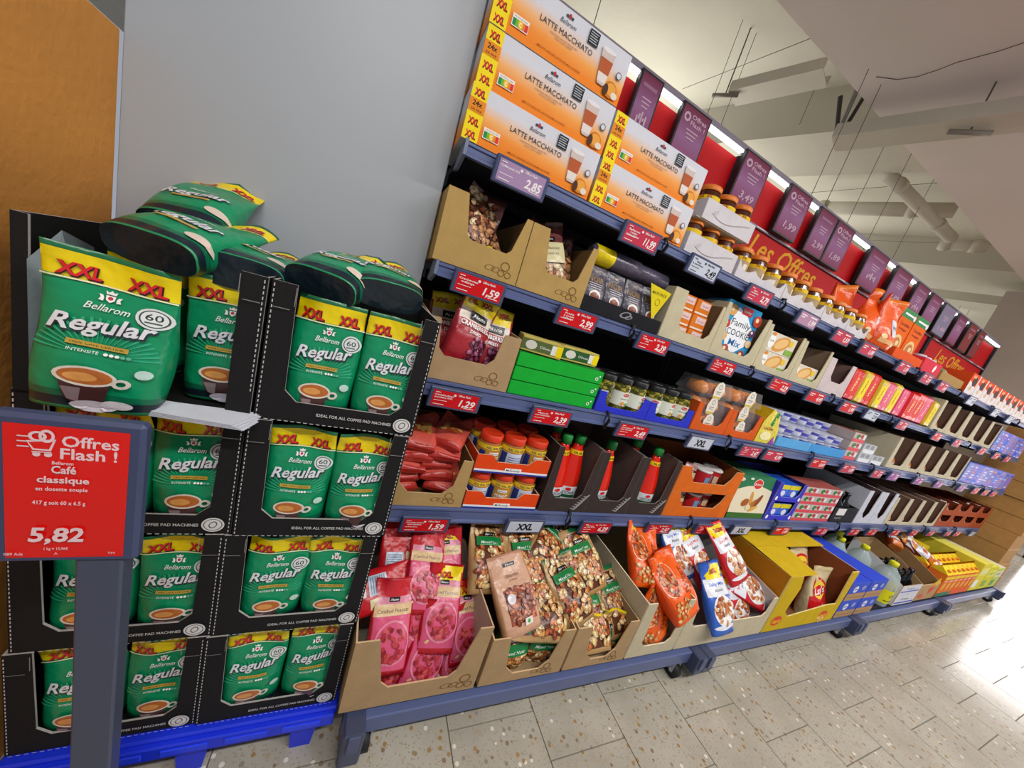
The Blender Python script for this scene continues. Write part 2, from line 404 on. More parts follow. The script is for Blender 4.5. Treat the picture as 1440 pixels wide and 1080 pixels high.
channel((1172, 203), (1470, 168), .17, .07, 'cable_channel', 'long white cable channel with dark cables dropping into its open end', 2.70)
# pipes
def pipe(p0, p1, z, r_, label):
    mb = MB(); a = atz(*p0, z); b2 = atz(*p1, z); mb.tube([a, b2], r_, K, 14); o = link('ceiling_pipe', mb.mesh('ceiling_pipe', 'pipe_white'))
    for q in (0.15, 0.75):
        m2 = MB(); c_ = a.lerp(b2, q); d = (b2 - a).normalized() * .03; m2.tube([c_ - d, c_ + d], r_ * 1.2, K, 14); link('pipe_collar', m2.mesh('pipe_collar', 'pipe_white'), o)
    tag(o, label, 'pipe')
pipe((1248, 245), (1338, 335), 3.0, .045, 'white ceiling pipe running along the aisle above the header')
pipe((1130, 292), (1345, 296), 3.06, .06, 'thick white ceiling pipe crossing between the two beams')
pipe((1320, 343), (1390, 347), 3.0, .05, 'short white ceiling pipe beside the soffit edge')
# hanger rods and wires
def rod(p0, p1, label, r_=.0018):
    mb = MB(); mb.tube([p0, p1], r_, hx('5a564e'), 6); o = link('hanger_rod', mb.mesh('hanger_rod', 'paint')); tag(o, label, 'rod', 'thin rods and wires hanging under the ceiling')
for k, (u, v, y) in enumerate(((1160, 92, 1.9), (1152, 250, 1.44), (1178, 250, 1.44), (1205, 285, 1.6), (1232, 315, 1.6), (1262, 350, 1.8), (1345, 440, 2.4), (1358, 445, 2.4), (845, 0, 1.5), (1010, 120, 2.1), (1045, 95, 2.1))):
    p = at(u, v, y); rod((p.x, p.y, max(2.25, p.z - .35)), (p.x, p.y, 3.3), '%s thin dark wire hanging from the ceiling behind the header' % ('first', 'second', 'third', 'fourth', 'fifth', 'sixth', 'seventh', 'eighth', 'ninth', 'tenth', 'eleventh')[k])
for k, (p0, p1, z) in enumerate((((960, 125), (1150, 50), 3.1), ((1125, 272), (1345, 255), 3.02), ((1220, 338), (1420, 345), 3.02))):
    rod(atz(*p0, z), atz(*p1, z), ('thin wire stretched under the ceiling beside the latte boxes', 'thin wire stretched under the ceiling beyond the near beam', 'thin wire stretched under the ceiling before the far beam')[k])
for k, (u, v) in enumerate(((1020, 133), (1364, 185))):
    p = atz(u, v, 2.68 if k else 2.92); mb = MB(); mb.tube([p + Vector((0, 0, .0)), p + Vector((0, 0, .5))], .004, hx('6a6358'), 6); mb.tube([p + Vector((-.05, .06, -.004)), p + Vector((.05, -.06, -.004))], .012, hx('8f887a'), 8)
    tag(link('hanger_bracket', mb.mesh('hanger_bracket', 'paint')), ('steel hanger bracket under the short cable channel', 'steel hanger bracket under the long cable channel')[k], 'bracket')
# luminaires above the aisle
lb = MB(); lb.box(-.75, .75, -.08, .08, .02, .10, hx('e8e8e4')); lt = MB(); lt.box(-.73, .73, -.065, .065, .012, .02, WHITE)
LK = ('ceiling_luminaire', 'lamp', [('housing', lb.mesh('housing', 'paint'), None), ('diffuser', lt.mesh('diffuser', 'tube'), None)])
for lx, ly in LUM: put(LK, (lx, ly, 2.80), '%s long white ceiling luminaire above the aisle from the coffee end' % ('first', 'second', 'third', 'fourth')[LUM.index((lx, ly))], 'luminaires in a row above the aisle')
# walls
wm = MB(); wm.box(6.0, 6.5, .95, 1.71, 0, SO_Z, K); struct('wall_right', wm, 'plaster', 'beige plastered pillar wall beyond the end of the shelves')
wm = MB(); wm.box(13.5, 14, -4, 9, 0, CE, K); struct('wall_far', wm, 'plaster', 'pale far wall of the shop')
wm = MB(); wm.box(-4, 14, 8.8, 9, 0, CE, K); struct('wall_back', wm, 'plaster', 'pale back wall of the shop')
# shop window at the end of the aisle: the daylight mirrored in the floor
wd = MB()
for k in range(3): wd.box(9.0, 9.05, -1.0 + k * 1.0, -.95 + k * 1.0, 0, 2.3, hx('55585c'))
wd.box(9.0, 9.05, -1, 1.05, 0, .08, hx('55585c')); wd.box(9.0, 9.05, -1, 1.05, 2.25, 2.35, hx('55585c'))
win = struct('window_1', wd, 'paint', 'bright shop window at the end of the aisle')
for k in range(2):
    g = MB(); g.box(9.02, 9.03, -.95 + k, 0.0 + k, .08, 1.95, WHITE); link('pane', g.mesh('pane', 'daylight'), win)
# grey panel and brown board at the left
g = MB(); g.box(-.515, .1135, 1.035, 1.065, .0, 2.7, K, 0, .002); struct('wall_left', g, 'panel_grey', 'tall plain grey panel wall behind the stacked green coffee bags')
g = MB(); g.box(-.60, -.518, .35, 1.034, .0, 1.478, K, 0, .003)
tag(link('brown_board', g.mesh('brown_board', 'brown_board')), 'large orange-brown board standing left of the grey panel', 'board')

# ================================================================== shelving
BW = 1.3333; X0 = .135; NB = 4
RAIL = hx('56628c'); DKM = hx('2a2c33'); POST = hx('3f4660')
LV = {1: (.939, 1.548, 1.513), 2: (.939, 1.262, 1.225), 3: (.90, .960, .9135), 4: (.90, .556, .504)}
fr = empty('shelving_frame', (X0, 1.42, 0)); tag(fr, 'black steel back frame of the long wall shelving', 'shelving')
def fpart(name, mb, mat='dark'):
    o = link(name, mb.mesh(name, mat), fr); o.location = (-X0, -1.42, 0)
for k in range(NB + 1):
    x = X0 + BW * k; mb = MB(); mb.box(x - .022, x - .003, 1.37, 1.45, .145, 1.652, DKM, 0, .003); mb.box(x + .003, x + .022, 1.37, 1.45, .145, 1.652, DKM, 0, .003); fpart('upright', mb)
for k in range(NB):
    x = X0 + BW * k; mb = MB(); mb.box(x + .024, x + BW - .024, 1.425, 1.445, .14, 1.66, hx('141519')); fpart('back_panel', mb)
def ordn(k): return ('first', 'second', 'third', 'fourth', 'fifth', 'sixth', 'seventh', 'eighth', 'ninth', 'tenth', 'eleventh', 'twelfth', 'thirteenth', 'fourteenth', 'fifteenth', 'sixteenth', 'seventeenth', 'eighteenth', 'nineteenth', 'twentieth')[k]
LVN = {1: 'top shelf', 2: 'second shelf from the top', 3: 'third shelf from the top', 4: 'fourth shelf from the top', 0: 'bottom trolley shelf'}
shelf_parts = {}
for lv, (fy, dz, rz) in LV.items():
    d = MB(); d.box(.004, BW - .004, .012, 1.368 - fy, -.022, 0, hx('23252c'), 0, .002); d.box(.004, BW - .004, .25, .30, -.05, -.022, hx('23252c'))
    deck = d.mesh('deck', 'dark')
    r_ = MB(); hh = dz - rz; L_ = BW / 2 - .006
    pr_ = [(.012, 0), (.0, -.004), (.0, -.010), (.004, -.013), (.004, -hh + .010), (-.003, -hh + .006), (-.003, -hh), (.012, -hh)]
    r_.prism(pr_, .003, .003 + L_, 'x', RAIL); rail = r_.mesh('price_rail', 'paint')
    e_ = MB(); e_.prism([(-.004, .002), (.06, .002), (.10, -.05), (.06, -.055), (-.004, -.035)], -.006, .002, 'x', hx('6e7894')); cap = e_.mesh('end_bracket', 'paint')
    cl = MB(); cl.tube([(0, .02, .004), (-.003, -.006, .002), (.004, -.009, -hh * .5), (-.002, -.004, -hh - .006), (0, .015, -hh - .002)], .0055, hx('1d1e22'), 8); clip = cl.mesh('rail_clip', 'rubber')
    for k in range(NB):
        r = empty('metal_shelf', (X0 + BW * k, fy, dz)); tag(r, 'dark metal %s board, %s bay from the coffee' % (LVN[lv], ordn(k)), 'shelf')
        link('deck', deck, r); link('price_rail', rail, r); link('price_rail', rail, r, (BW / 2, 0, 0)); link('rail_clip', clip, r, (BW / 2, -.004, 0))
        if k: link('rail_clip', clip, r, (.0, -.004, 0))
        link('end_bracket', cap, r) if k == 0 else None
# rolling bottom trolleys
BY = .633
for k in range(NB):
    x = X0 + BW * k; r = empty('shelf_trolley', (x, BY, 0)); tag(r, 'blue-grey rolling bottom trolley in the %s bay counted from the coffee display' % ordn(k), 'trolley')
    a = MB(); a.box(.0, BW - .0, .0, .03, .068, .122, RAIL, 0, .003); link('front_bar', a.mesh('front_bar', 'paint'), r)
    a = MB(); a.box(.02, BW - .02, .03, .78, .118, .140, hx('1c1d22'), 0, .002); link('deck', a.mesh('deck', 'dark'), r)
    for q in (0, 1):
        a = MB(); xx = .0 if q == 0 else BW - .052
        a.box(xx + (.001 if q == 0 else 0), xx + .051, -.035, .05, .02 if k == 0 and q == 0 else .045, .128, POST, 0, .004)
        a.box(xx + .012, xx + .04, -.041, -.034, .075, .13, hx('4a5274'), 0, .002)
        o = link('corner_post', a.mesh('corner_post', 'paint'), r)
        cs = MB(); cx = xx + (.09 if q == 0 else -.05)
        if k == 0 and q == 0: cx = .06
        cy = .012
        n = 18; vs = []
        cs.add([(cx - .014, cy + .029 * math.cos(2 * math.pi * i / n), .030 + .029 * math.sin(2 * math.pi * i / n)) for i in range(n)] + [(cx + .014, cy + .029 * math.cos(2 * math.pi * i / n), .030 + .029 * math.sin(2 * math.pi * i / n)) for i in range(n)],
               [tuple(range(n))[::-1], tuple(range(n, 2 * n))] + [(i, (i + 1) % n, (i + 1) % n + n, i + n) for i in range(n)], hx('3c4350'), 0, True)
        cs.box(cx - .018, cx - .015, cy - .01, cy + .016, .026, .0675, hx('8a8d92'), 1); cs.box(cx + .015, cx + .018, cy - .01, cy + .016, .026, .0675, hx('8a8d92'), 1); cs.tube([(cx - .02, cy, .030), (cx + .02, cy, .030)], .007, hx('b0b4ba'), 8, 1)
        link('caster', cs.mesh('caster', ['rubber', 'steel']), r)
# ---- header: red panels, screens, light strip
HZ0, HZ1, HY = 1.985, 2.205, 1.42
REDP = hx('c60e16')
SCR_PX = [(903, 933), (962, 1000), (1050, 1084), (1113, 1142), (1155, 1178), (1179, 1202), (1227, 1251), (1263, 1283), (1292, 1308), (1312, 1326), (1330, 1345), (1350, 1361), (1366, 1376), (1379, 1387)]
hd = []
for k in range(NB):
    x = X0 + BW * k; r = empty('header_sign', (x, HY, HZ0)); tag(r, 'red promotion header panel above the top shelf in the %s bay' % ordn(k), 'sign'); hd.append(r)
    for xx in (.002, BW - .022):
        a = MB(); a.box(xx, xx + .020, -.014, .03, -.330, HZ1 - HZ0 - .001, DKM, 0, .003); link('header_post', a.mesh('header_post', 'dark'), r)
    a = MB(); a.box(.024, BW - .024, 0.004, .018, 0, HZ1 - HZ0 - .012, REDP); link('upper_panel', a.mesh('upper_panel', 'print'), r)
    a = MB(); a.box(.0, BW, -.012, .012, -.012, -.001, hx('8c8792')); 
    for q in range(6): a.box(.06 + q * .21, .16 + q * .21, -.0145, -.012, -.009, -.004, hx('e8e4ea'))
    link('divider_rail', a.mesh('divider_rail', 'paint'), r)
    a = MB(); a.box(.03, BW - .03, .0, .014, -.325, -.014, REDP)
    lw = link('lower_panel', a.mesh('lower_panel', 'print'), r)
    if k in (1, 3):
        q = at(1104, 368, HY) if k == 1 else at(1337, 509, HY); A = Art(); A.text('Les Offres', q.x - x, q.z - HZ0, .11, hx('e8a81c'), .66, .25, .012); p = MB(); A.emit(p, None, 0.0, eps=.001); link('lettering', p.mesh('lettering', 'print'), lw)
    a = MB(); a.box(.0, BW, -.03, .012, HZ1 - HZ0 + .014, HZ1 - HZ0 + .036, hx('8f8896'), 0, .002); link('top_rail', a.mesh('top_rail', 'paint'), r)
    a = MB(); a.box(.03, BW - .03, -.026, -.004, HZ1 - HZ0 + .002, HZ1 - HZ0 + .013, WHITE); link('led_strip', a.mesh('led_strip', 'led'), r)
SCT = ['', '', '3,49', '1,99', '2,99', '1,89', '', '2,89', '', '', '1,49', '', '', '']
sdark = hx('3a1420'); sp1 = hx('7d3f66'); sp2 = hx('9a6a90')
for k, (u0, u1) in enumerate(SCR_PX):
    yy = 1.378; xa = xat(u0, yy, 2.205); xb = xat(u1, yy, 2.205); wd_ = xb - xa
    if wd_ < .1: wd_ = .1
    r = empty('promotion_screen', (xa, yy, HZ0 + .001)); hh = .238
    tag(r, '%s purple-red promotion screen along the header, counted from the latte boxes' % ordn(k), 'screen', 'promotion screens along the red header')
    a = MB(); a.box(0, wd_, 0, .026, 0, hh, hx('17171b'), 0, .002); link('frame', a.mesh('frame', 'paint'), r)
    s_ = MB(); n = 8
    c0 = hx('80344e'); c1 = hx('a2709c'); c2 = hx('8e4464')  # paler purple middle: a reflection painted into the display colour
    if k >= 12: c0 = c1 = c2 = hx('8a3a38')
    if k == 10: c0 = c1 = c2 = hx('8d8aa6')
    def cg(q): return tuple((c2[i] * (1 - q / .5) + c1[i] * (q / .5)) if q < .5 else (c1[i] * (1 - (q - .5) / .5) + c0[i] * ((q - .5) / .5)) for i in range(3))
    for j in range(n):
        z0 = .009 + (hh - .018) * j / n; z1 = .009 + (hh - .018) * (j + 1) / n; q0, q1 = cg(j / n), cg((j + 1) / n)
        s_.add([(.009, -.0008, z0), (wd_ - .009, -.0008, z0), (wd_ - .009, -.0008, z1), (.009, -.0008, z1)], [(0, 1, 2, 3)], [(q0, q0, q1, q1)])
    A = Art(); tx = hx('d6b4c8')
    if k in (1, 2, 3, 5): 
        A.text('Offres', wd_ * .62, hh * .85, .017, tx, wd_ * .5, 0, .02).text('Flash !', wd_ * .62, hh * .75, .017, tx, wd_ * .5, 0, .02).disc(wd_ * .22, hh * .8, wd_ * .11, .018, tx, 10, 1, 0, .5)
    else: A.rect(wd_ * .2, wd_ * .8, hh * .78, hh * .83, hx('a87a98'))
    for j in range(3): A.rect(wd_ * (.3 + .03 * j), wd_ * (.72 - .04 * j), hh * (.62 - .06 * j), hh * (.64 - .06 * j), tx)
    if SCT[k]: A.text(SCT[k], wd_ * .55, hh * .25, .034, tx, wd_ * .55, .15, .02)
    elif k in (0, 6, 8): 
        for j in range(5): A.rect(wd_ * (.3 + .09 * j), wd_ * (.37 + .09 * j), hh * (.26 + .05 * (j % 2)), hh * (.36 + .04 * (j % 3)), tx)
    A.emit(s_, None, -.0008); link('display', s_.mesh('display', 'print'), r)
# ---- price tags on the rails
TF = hx('434c6e')
def price_tag(lv, u, price, word='', col='red', w_=.15, h_=.062, far=False, tilt=0, side=''):
    fy, dz, rz = LV[lv]; yy = fy - .018; x = xat(u, yy, rz); z = rz + .002
    r = empty('price_tag', (x, yy, z)); r.rotation_euler = (math.radians(8), math.radians(tilt), 0)
    a = MB(); a.box(-w_ / 2, w_ / 2, 0, .012, -h_ / 2, h_ / 2, TF, 0, .0025); link('frame', a.mesh('frame', 'paint'), r)
    bg = {'red': hx('d3131c'), 'pink': hx('c8354e'), 'purple': hx('a04a9a'), 'white': hx('c9cfdc'), 'lilac': hx('a98bb2'), 'mauve': hx('b88aa8')}[col]
    fg = hx('f4ecec') if col not in ('white',) else hx('1a1c24')
    A = Art(); a_, b_ = w_ / 2 - .010, h_ / 2 - .007
    A.rect(-a_, a_, -b_, b_, bg)
    if price == 'XXL': A.text('XXL', 0, 0, h_ * .46, fg, w_ * .42, .0, .05)
    else:
        A.text(price, a_ * .55, -b_ * .18, h_ * .34, fg, a_ * .72, .18, .03)
        if not far:
            ws = word.split('|')
            for k, s_ in enumerate(ws): A.text(s_, -a_ * .52, b_ * (.45 - .3 * k), h_ * .085, fg, min(a_ * .8, .0052 * len(s_)), 0, .02)
            A.rect(-a_ * .92, -a_ * .35, -b_ * .30, -b_ * .24, fg).rect(-a_ * .92, -a_ * .45, -b_ * .80, -b_ * .72, fg).rect(a_ * .45, a_ * .9, -b_ * .8, -b_ * .72, fg)
            A.text('Offres Flash!', a_ * .35, b_ * .72, h_ * .10, fg, a_ * .55, 0, .02).disc(-a_ * .08, b_ * .66, .004, .0036, fg, 8, 1)
            A.rect(-a_ * .92, -a_ * .7, b_ * .72, b_ * .8, fg)
        else:
            A.rect(-a_ * .9, -a_ * .3, b_ * .45, b_ * .62, fg).rect(-a_ * .9, -a_ * .45, b_ * .1, b_ * .25, fg).rect(a_ * .1, a_ * .8, b_ * .55, b_ * .75, fg)
    p = MB(); A.emit(p, None, 0, eps=.0004, step=.00015); link('display', p.mesh('display', 'print'), r)
    tag(r, '%s price tag %s' % ({'red': 'red', 'pink': 'pinkish red', 'purple': 'purple', 'white': 'white', 'lilac': 'lilac', 'mauve': 'mauve'}[col], side), 'price tag', 'price tags on the shelf rails')
    return r
TAGS = {1: [(733, '2,85', 'Coffee pods XXL', 'lilac', 'below the latte boxes at the grey panel'), (902, '11,99', 'Bellarom|Latte|macchiato', 'pink', ''), (990, '2,49', 'Pâte|à tartiner', 'white', ''), (1068, '2,79', 'Pâte|noisette', 'pink', ''), (1136, '1,99', '', 'mauve', ''), (1185, '1,59', '', 'pink', ''), (1221, '1,09', '', 'pink', ''), (1271, '1,19', '', 'pink', ''), (1303, '2,19', '', 'pink', ''), (1326, '1,69', '', 'pink', ''), (1366, '0,99', '', 'white', ''), (1400, '0,89', '', 'white', ''), (1420, '0,79', '', 'white', '')],
    2: [(674, '1,59', 'Cranberries|mélange', 'red', ' under the first tan nut carton'), (812, '2,99', 'Fruits|à coque|mélange', 'red', ''), (919, '2,39', 'Café noir|XXL', 'red', ''), (1017, '2,79', 'Family|Cookie mix', 'red', ''), (1097, '2,29', 'Galettes', 'red', ''), (1147, '4,49', '', 'red', ''), (1193, '1,99', '', 'red', ' under the red packs'), (1226, '2,59', '', 'white', ''), (1269, '1,49', '', 'pink', ''), (1318, '1,39', '', 'red', ''), (1346, '1,79', '', 'pink', ''), (1381, '1,29', '', 'red', ''), (1401, '0,95', '', 'red', ''), (1416, '0,85', '', 'red', '')],
    3: [(640, '1,29', 'Cacahuètes|enrobées XXL', 'red', ''), (775, '2,39', 'Mayo de|cornichons', 'red', ''), (890, '2,49', 'Cornichons|aux herbes', 'red', ''), (985, 'XXL', '', 'white', ' under the orange pastry trays'), (1055, '2,47', 'Pastry|pack', 'pink', ''), (1088, '4,39', '', 'pink', ''), (1151, '0,69', '', 'red', ''), (1193, '1,89', '', 'pink', ''), (1234, '3,19', '', 'pink', ''), (1257, '1,75', '', 'purple', ''), (1292, '1,95', '', 'purple', ''), (1320, '2,05', '', 'purple', ''), (1352, '2,15', '', 'purple', ''), (1372, '1,05', '', 'red', ''), (1386, '1,15', '', 'red', ''), (1397, '1,25', '', 'red', '')],
    4: [(598, '1,59', 'Cacahuètes|enrobées', 'red', ' under the red peanut bags'), (738, 'XXL', '', 'white', ' under the peanut butter'), (838, '6,29', 'Mélange|de noix XXL', 'red', ''), (927, '2,97', 'Snack|cacahuète', 'red', ''), (993, '2,99', 'Mix|snack', 'red', ' above the pretzel carton'), (1042, 'XXL', '', 'white', ' above the yellow crisps carton'), (1099, '1,89', '', 'red', ''), (1155, '3,59', '', 'red', ''), (1201, '2,65', '', 'red', ''), (1226, '1,35', '', 'red', ''), (1259, '2,35', '', 'red', ''), (1285, '3,29', '', 'red', ''), (1309, '1,45', '', 'pink', ''), (1333, '2,69', '', 'pink', ''), (1346, '1,85', '', 'red', ''), (1367, '0,65', '', 'white', '')]}
TD = {1: ['under the pile of three latte boxes', 'under the pile of two latte boxes', 'under the stacked pair of jar trays', 'under the first scalloped jar tray', 'under the second scalloped jar tray', 'under the last scalloped jar tray', 'under the crumpled orange bags', 'under the orange boxes with green tops', 'under the pinkish tub tray', 'under the herb bags', 'under the first orange and white snack packs', 'under the middle orange and white snack packs', 'under the farthest orange and white snack packs'],
      2: ['under the first tan nut carton', 'under the second tan nut carton', 'under the dark coffee packs', 'under the blue cookie mix box', 'under the half empty biscuit tray', 'under the pinkish white tray', 'under the first red and yellow sweet packs', 'under the middle of the sweet packs', 'under the last sweet packs', 'under the first cream trays of the second shelf', 'under the middle cream trays of the second shelf', 'under the last cream tray of the second shelf', 'under the first chocolate packs of the second shelf', 'under the farthest chocolate packs of the second shelf'],
      3: ['under the cranberry bags', 'under the stacked green boxes', 'under the pickle jars', 'reading XXL under the orange pastry trays', 'under the yellow pointed snack pack', 'left under the left tray of striped cups', 'under the right tray of striped cups', 'under the fresh packs of the third shelf', 'under the grey and white boxes', 'under the first cream tray of the third shelf', 'under the middle cream trays of the third shelf', 'under the fourth cream tray of the third shelf', 'under the last cream tray of the third shelf', 'under the first chocolate packs of the third shelf', 'under the middle chocolate packs of the third shelf', 'under the farthest chocolate packs of the third shelf'],
      4: ['under the flat red peanut bags', 'reading XXL under the peanut butter jars', 'under the second ketchup tray', 'under the third ketchup tray', 'under the orange trays of nut cups', 'reading XXL above the yellow crisps carton', 'under the violet-blue trays', 'under the fresh packs of the fourth shelf', 'under the black bottle tray', 'under the left white tray', 'under the right white tray', 'under the first cream trays of the fourth shelf', 'under the middle cream trays of the fourth shelf', 'under the last cream tray of the fourth shelf', 'under the first red-brown trays', 'under the farthest red-brown trays']}
for lv, L in TAGS.items():
    last = -9
    for n_, (u, pc, wd_, cl_, sd) in enumerate(L):
        x = xat(u, LV[lv][0] - .018, LV[lv][2])
        price_tag(lv, u, pc, wd_, cl_, w_=.15 if x < 2.6 else (.135 if pc != 'XXL' else .15), far=(wd_ == ''), side=TD[lv][n_], tilt=random.uniform(-1, 1))
# ================================================================== product kits
def crink(x, z, sd): return math.sin(31 * x + 17 * z + sd) * .4 + math.sin(-47 * x + 39 * z + 2.1 * sd) * .3 + math.sin(83 * x + 12 * z + .7 * sd) * .2 + math.sin(22 * z - 9 * x + 1.3 * sd) * .4
def bag(name, cat, w_, h_, t_, bands, art=None, seed=0, nuts=None, nutmat='nuts_mixed', amp=.0035, side=None, back=None, bottom=None, boxy=.8, wave=.008, seal=.90, n=28, nv=15, ne=2.7, mat='film', under=None, fwd=0.0):
    """upright pouch, origin at the middle of its base, front towards -y"""
    cuts = sorted(set([round(i / nv, 4) for i in range(nv + 1)] + [b[0] for b in bands] + [seal] + ([nuts[2] / h_, nuts[3] / h_] if nuts else [])))
    cuts = [c for i, c in enumerate(cuts) if i == 0 or c - cuts[i - 1] > .004 or c in [b[0] for b in bands]]
    def prof(v):
        up = min(1, boxy + (1 - boxy) * min(1, v / .18)); k = max(0., min(1., (seal - v) / (seal - .28))); k = k * k * (3 - 2 * k); return max(.03, up * (.04 + .96 * k ** .8))
    def half(v): return w_ / 2 * (.95 + .05 * math.sin(math.pi * min(1, v * 1.05)) + .012 * math.sin(9 * v + seed))
    def yo(x, v): return wave * max(0, (v - .72) / .28) * math.sin(x / w_ * 7 + seed * 1.7) - fwd * max(0, (v - .45) / .55)
    def Sy(x, z, sgn):
        v = min(1, max(0, z / h_)); a = half(v); q = max(0, 1 - min(1, abs(x / a)) ** ne) ** (1 / ne); b_ = t_ / 2 * prof(v)
        return sgn * (b_ * q + amp * crink(x, z, seed + (0 if sgn < 0 else 5)) * min(1, q * 1.5) * (1 if v > .03 else .2)) + yo(x, v)
    mb = MB(); vs = []; K_ = n
    for v in cuts:
        a = half(v)
        for k in range(K_):
            th = 2 * math.pi * k / K_ + math.pi / K_; c_, s_ = math.cos(th), math.sin(th)
            x = a * math.copysign(abs(c_) ** (2 / ne), c_); sg = 1 if s_ > 0 else -1; vs.append((x, Sy(x, v * h_, sg), v * h_))
    fs = []; cs = []; mi = []
    def bc(v):
        r_ = bands[0][1]
        for b in bands:
            if v >= b[0] - 1e-6: r_ = b[1]
        return r_
    for j in range(len(cuts) - 1):
        vm = (cuts[j] + cuts[j + 1]) / 2
        for k in range(K_):
            f = (j * K_ + k, j * K_ + (k + 1) % K_, (j + 1) * K_ + (k + 1) % K_, (j + 1) * K_ + k); fs.append(f)
            xm = sum(vs[i][0] for i in f) / 4; fr_ = (k + 1) > K_ / 2 and k < K_
            th = 2 * math.pi * (k + 1) / K_; fr_ = math.sin(th) < -1e-6 or abs(math.sin(th)) < 1e-6 and False
            col = bc(vm); m_ = 0
            if not fr_ and back: col = back if not isinstance(back, list) else col
            if side and abs(xm) > w_ * .44: col = side
            if nuts and under and fr_ and nuts[0] <= xm <= nuts[1] and nuts[2] <= vm * h_ <= nuts[3]: col = under
            elif nuts and fr_ and nuts[0] <= xm <= nuts[1] and nuts[2] <= vm * h_ <= nuts[3]: m_ = 1
            cs.append(col); mi.append(m_)
    o = len(mb.v); mb.v += vs; mb.f += fs; mb.c += cs; mb.m += mi; mb.s += [True] * len(fs)
    mb.f.append(tuple(range(K_))[::-1]); mb.c.append(bottom or bands[0][1]); mb.m.append(0); mb.s.append(False)
    mb.f.append(tuple((len(cuts) - 1) * K_ + i for i in range(K_))); mb.c.append(bands[-1][1]); mb.m.append(0); mb.s.append(False)
    me = mb.mesh(name, [mat, nutmat] if nuts else [mat]); parts = [('pouch', me, None)]
    if art:
        def S(x, z, e):
            x = max(-w_ * .49, min(w_ * .49, x)); d = .003; p = Vector((x, Sy(x, z, -1), z))
            tx = Vector((2 * d, Sy(x + d, z, -1) - Sy(x - d, z, -1), 0)); tz = Vector((0, Sy(x, z + d, -1) - Sy(x, z - d, -1), 2 * d))
            nn = tx.cross(tz).normalized(); return p + nn * (e + .0006)
        am = MB(); art.emit(am, S, eps=.0004, step=.00022, fine=.006 if name == 'coffee_bag' else .011); parts.append(('printed_label', am.mesh('printed_label', mat), None))
    return (name, cat, parts)
def xxl(A, cx, cz, h, w_, rot=0, sh=.0, dk=True):
    if dk: A.text('XXL', cx + h * .05, cz - h * .07, h * 1.06, hx('3a0a0c'), w_ * 1.06, sh, .045, rot)
    A.text('XXL', cx, cz, h, hx('d8222a'), w_, sh, .03, rot)
def box_kit(name, cat, w_, d_, h_, body, art=None, top=None, side=None, mat='card', sideart=None, ch=.0015):
    mb = MB(); mb.box(0, w_, 0, d_, 0, h_, body, 0, ch)
    if top: mb.box(.001, w_ - .001, .001, d_ - .001, h_ - .0005, h_ + .0004, top)
    if side: mb.box(-.0004, .0003, .001, d_ - .001, .001, h_ - .001, side)
    P = [('carton', mb.mesh(name, mat), None)]
    if art:
        am = MB(); art.emit(am, None, 0, eps=.0005, step=.00022); P.append(('printed_front', am.mesh('printed_front', 'print'), None))
    return (name, cat, P)
KRAFT = hx('b3905e'); KEDGE = hx('d2b98e'); TAN = hx('b8975a'); CREAM = hx('c9bd9c'); INNER = hx('7d5f42')
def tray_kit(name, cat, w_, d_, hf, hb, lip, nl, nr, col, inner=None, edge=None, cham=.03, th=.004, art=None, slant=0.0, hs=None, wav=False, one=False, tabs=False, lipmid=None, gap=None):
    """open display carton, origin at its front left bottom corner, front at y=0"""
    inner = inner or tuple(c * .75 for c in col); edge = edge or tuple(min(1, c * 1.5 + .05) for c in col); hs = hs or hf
    fm = MB(); pts = [(0, 0), (w_, 0), (w_, hf)]
    if wav:
        q = 12; pts = [(0, 0), (w_, 0), (w_, hf)] + [(w_ * (1 - i / q), hf * (.78 - .30 * math.sin(math.pi * (3 * i / q % 1)))) for i in range(1, q)] + [(0, hf)]
    elif hf > lip + .004:
        pts += [(w_ - nr, hf), (w_ - nr - slant, lip + cham), (w_ - nr - slant - cham, lip), (nl + slant + cham, lip), (nl + slant, lip + cham), (nl, hf)]; pts.append((0, hf))
    else: pts.append((0, hf))
    fm.prism(pts, 0, th, 'y', col, edge, inner)
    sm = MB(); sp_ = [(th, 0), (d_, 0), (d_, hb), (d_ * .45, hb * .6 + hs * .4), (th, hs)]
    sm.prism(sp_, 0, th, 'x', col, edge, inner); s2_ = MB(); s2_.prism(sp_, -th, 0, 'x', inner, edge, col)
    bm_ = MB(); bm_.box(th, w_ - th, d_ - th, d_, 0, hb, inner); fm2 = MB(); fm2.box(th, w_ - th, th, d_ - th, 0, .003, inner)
    if one:
        a = MB()
        for q, ox in ((fm, 0), (sm, 0), (s2_, w_), (bm_, 0), (fm2, 0)):
            o = len(a.v); a.v += [(x + ox, y, z) for x, y, z in q.v]; a.f += [tuple(i + o for i in f) for f in q.f]; a.c += q.c; a.m += q.m; a.s += q.s
        P = [('carton', a.mesh(name, 'card'), None)]
    else:
        sm2 = s2_; sm2.v = [(x + w_, y, z) for x, y, z in sm2.v]
        P = [('front_panel', fm.mesh('front_panel', 'card'), None), ('side_panel', sm.mesh('side_panel', 'card'), None), ('side_panel', sm2.mesh('side_panel', 'card'), None), ('back_panel', bm_.mesh('back_panel', 'card'), None), ('base', fm2.mesh('base', 'card'), None)]
    if art:
        am = MB(); art.emit(am, None, 0, eps=.0004, step=.0002); P.append(('printed_marks', am.mesh('printed_marks', 'print'), None if one else 0))
    return (name, cat, P)
def nutmarks(A, x, z, s=1.0, col=hx('7a5a2c')):
    for dx, dz, rx, rz in ((-.022, -.004, .012, .006), (-.008, -.004, .010, .006), (.012, .008, .011, .010), (.006, -.008, .008, .007), (.022, -.008, .008, .007)):
        A.disc(x + dx * s, z + dz * s, rx * s, rz * s, col, 14, 1, .15, .80)
    return A
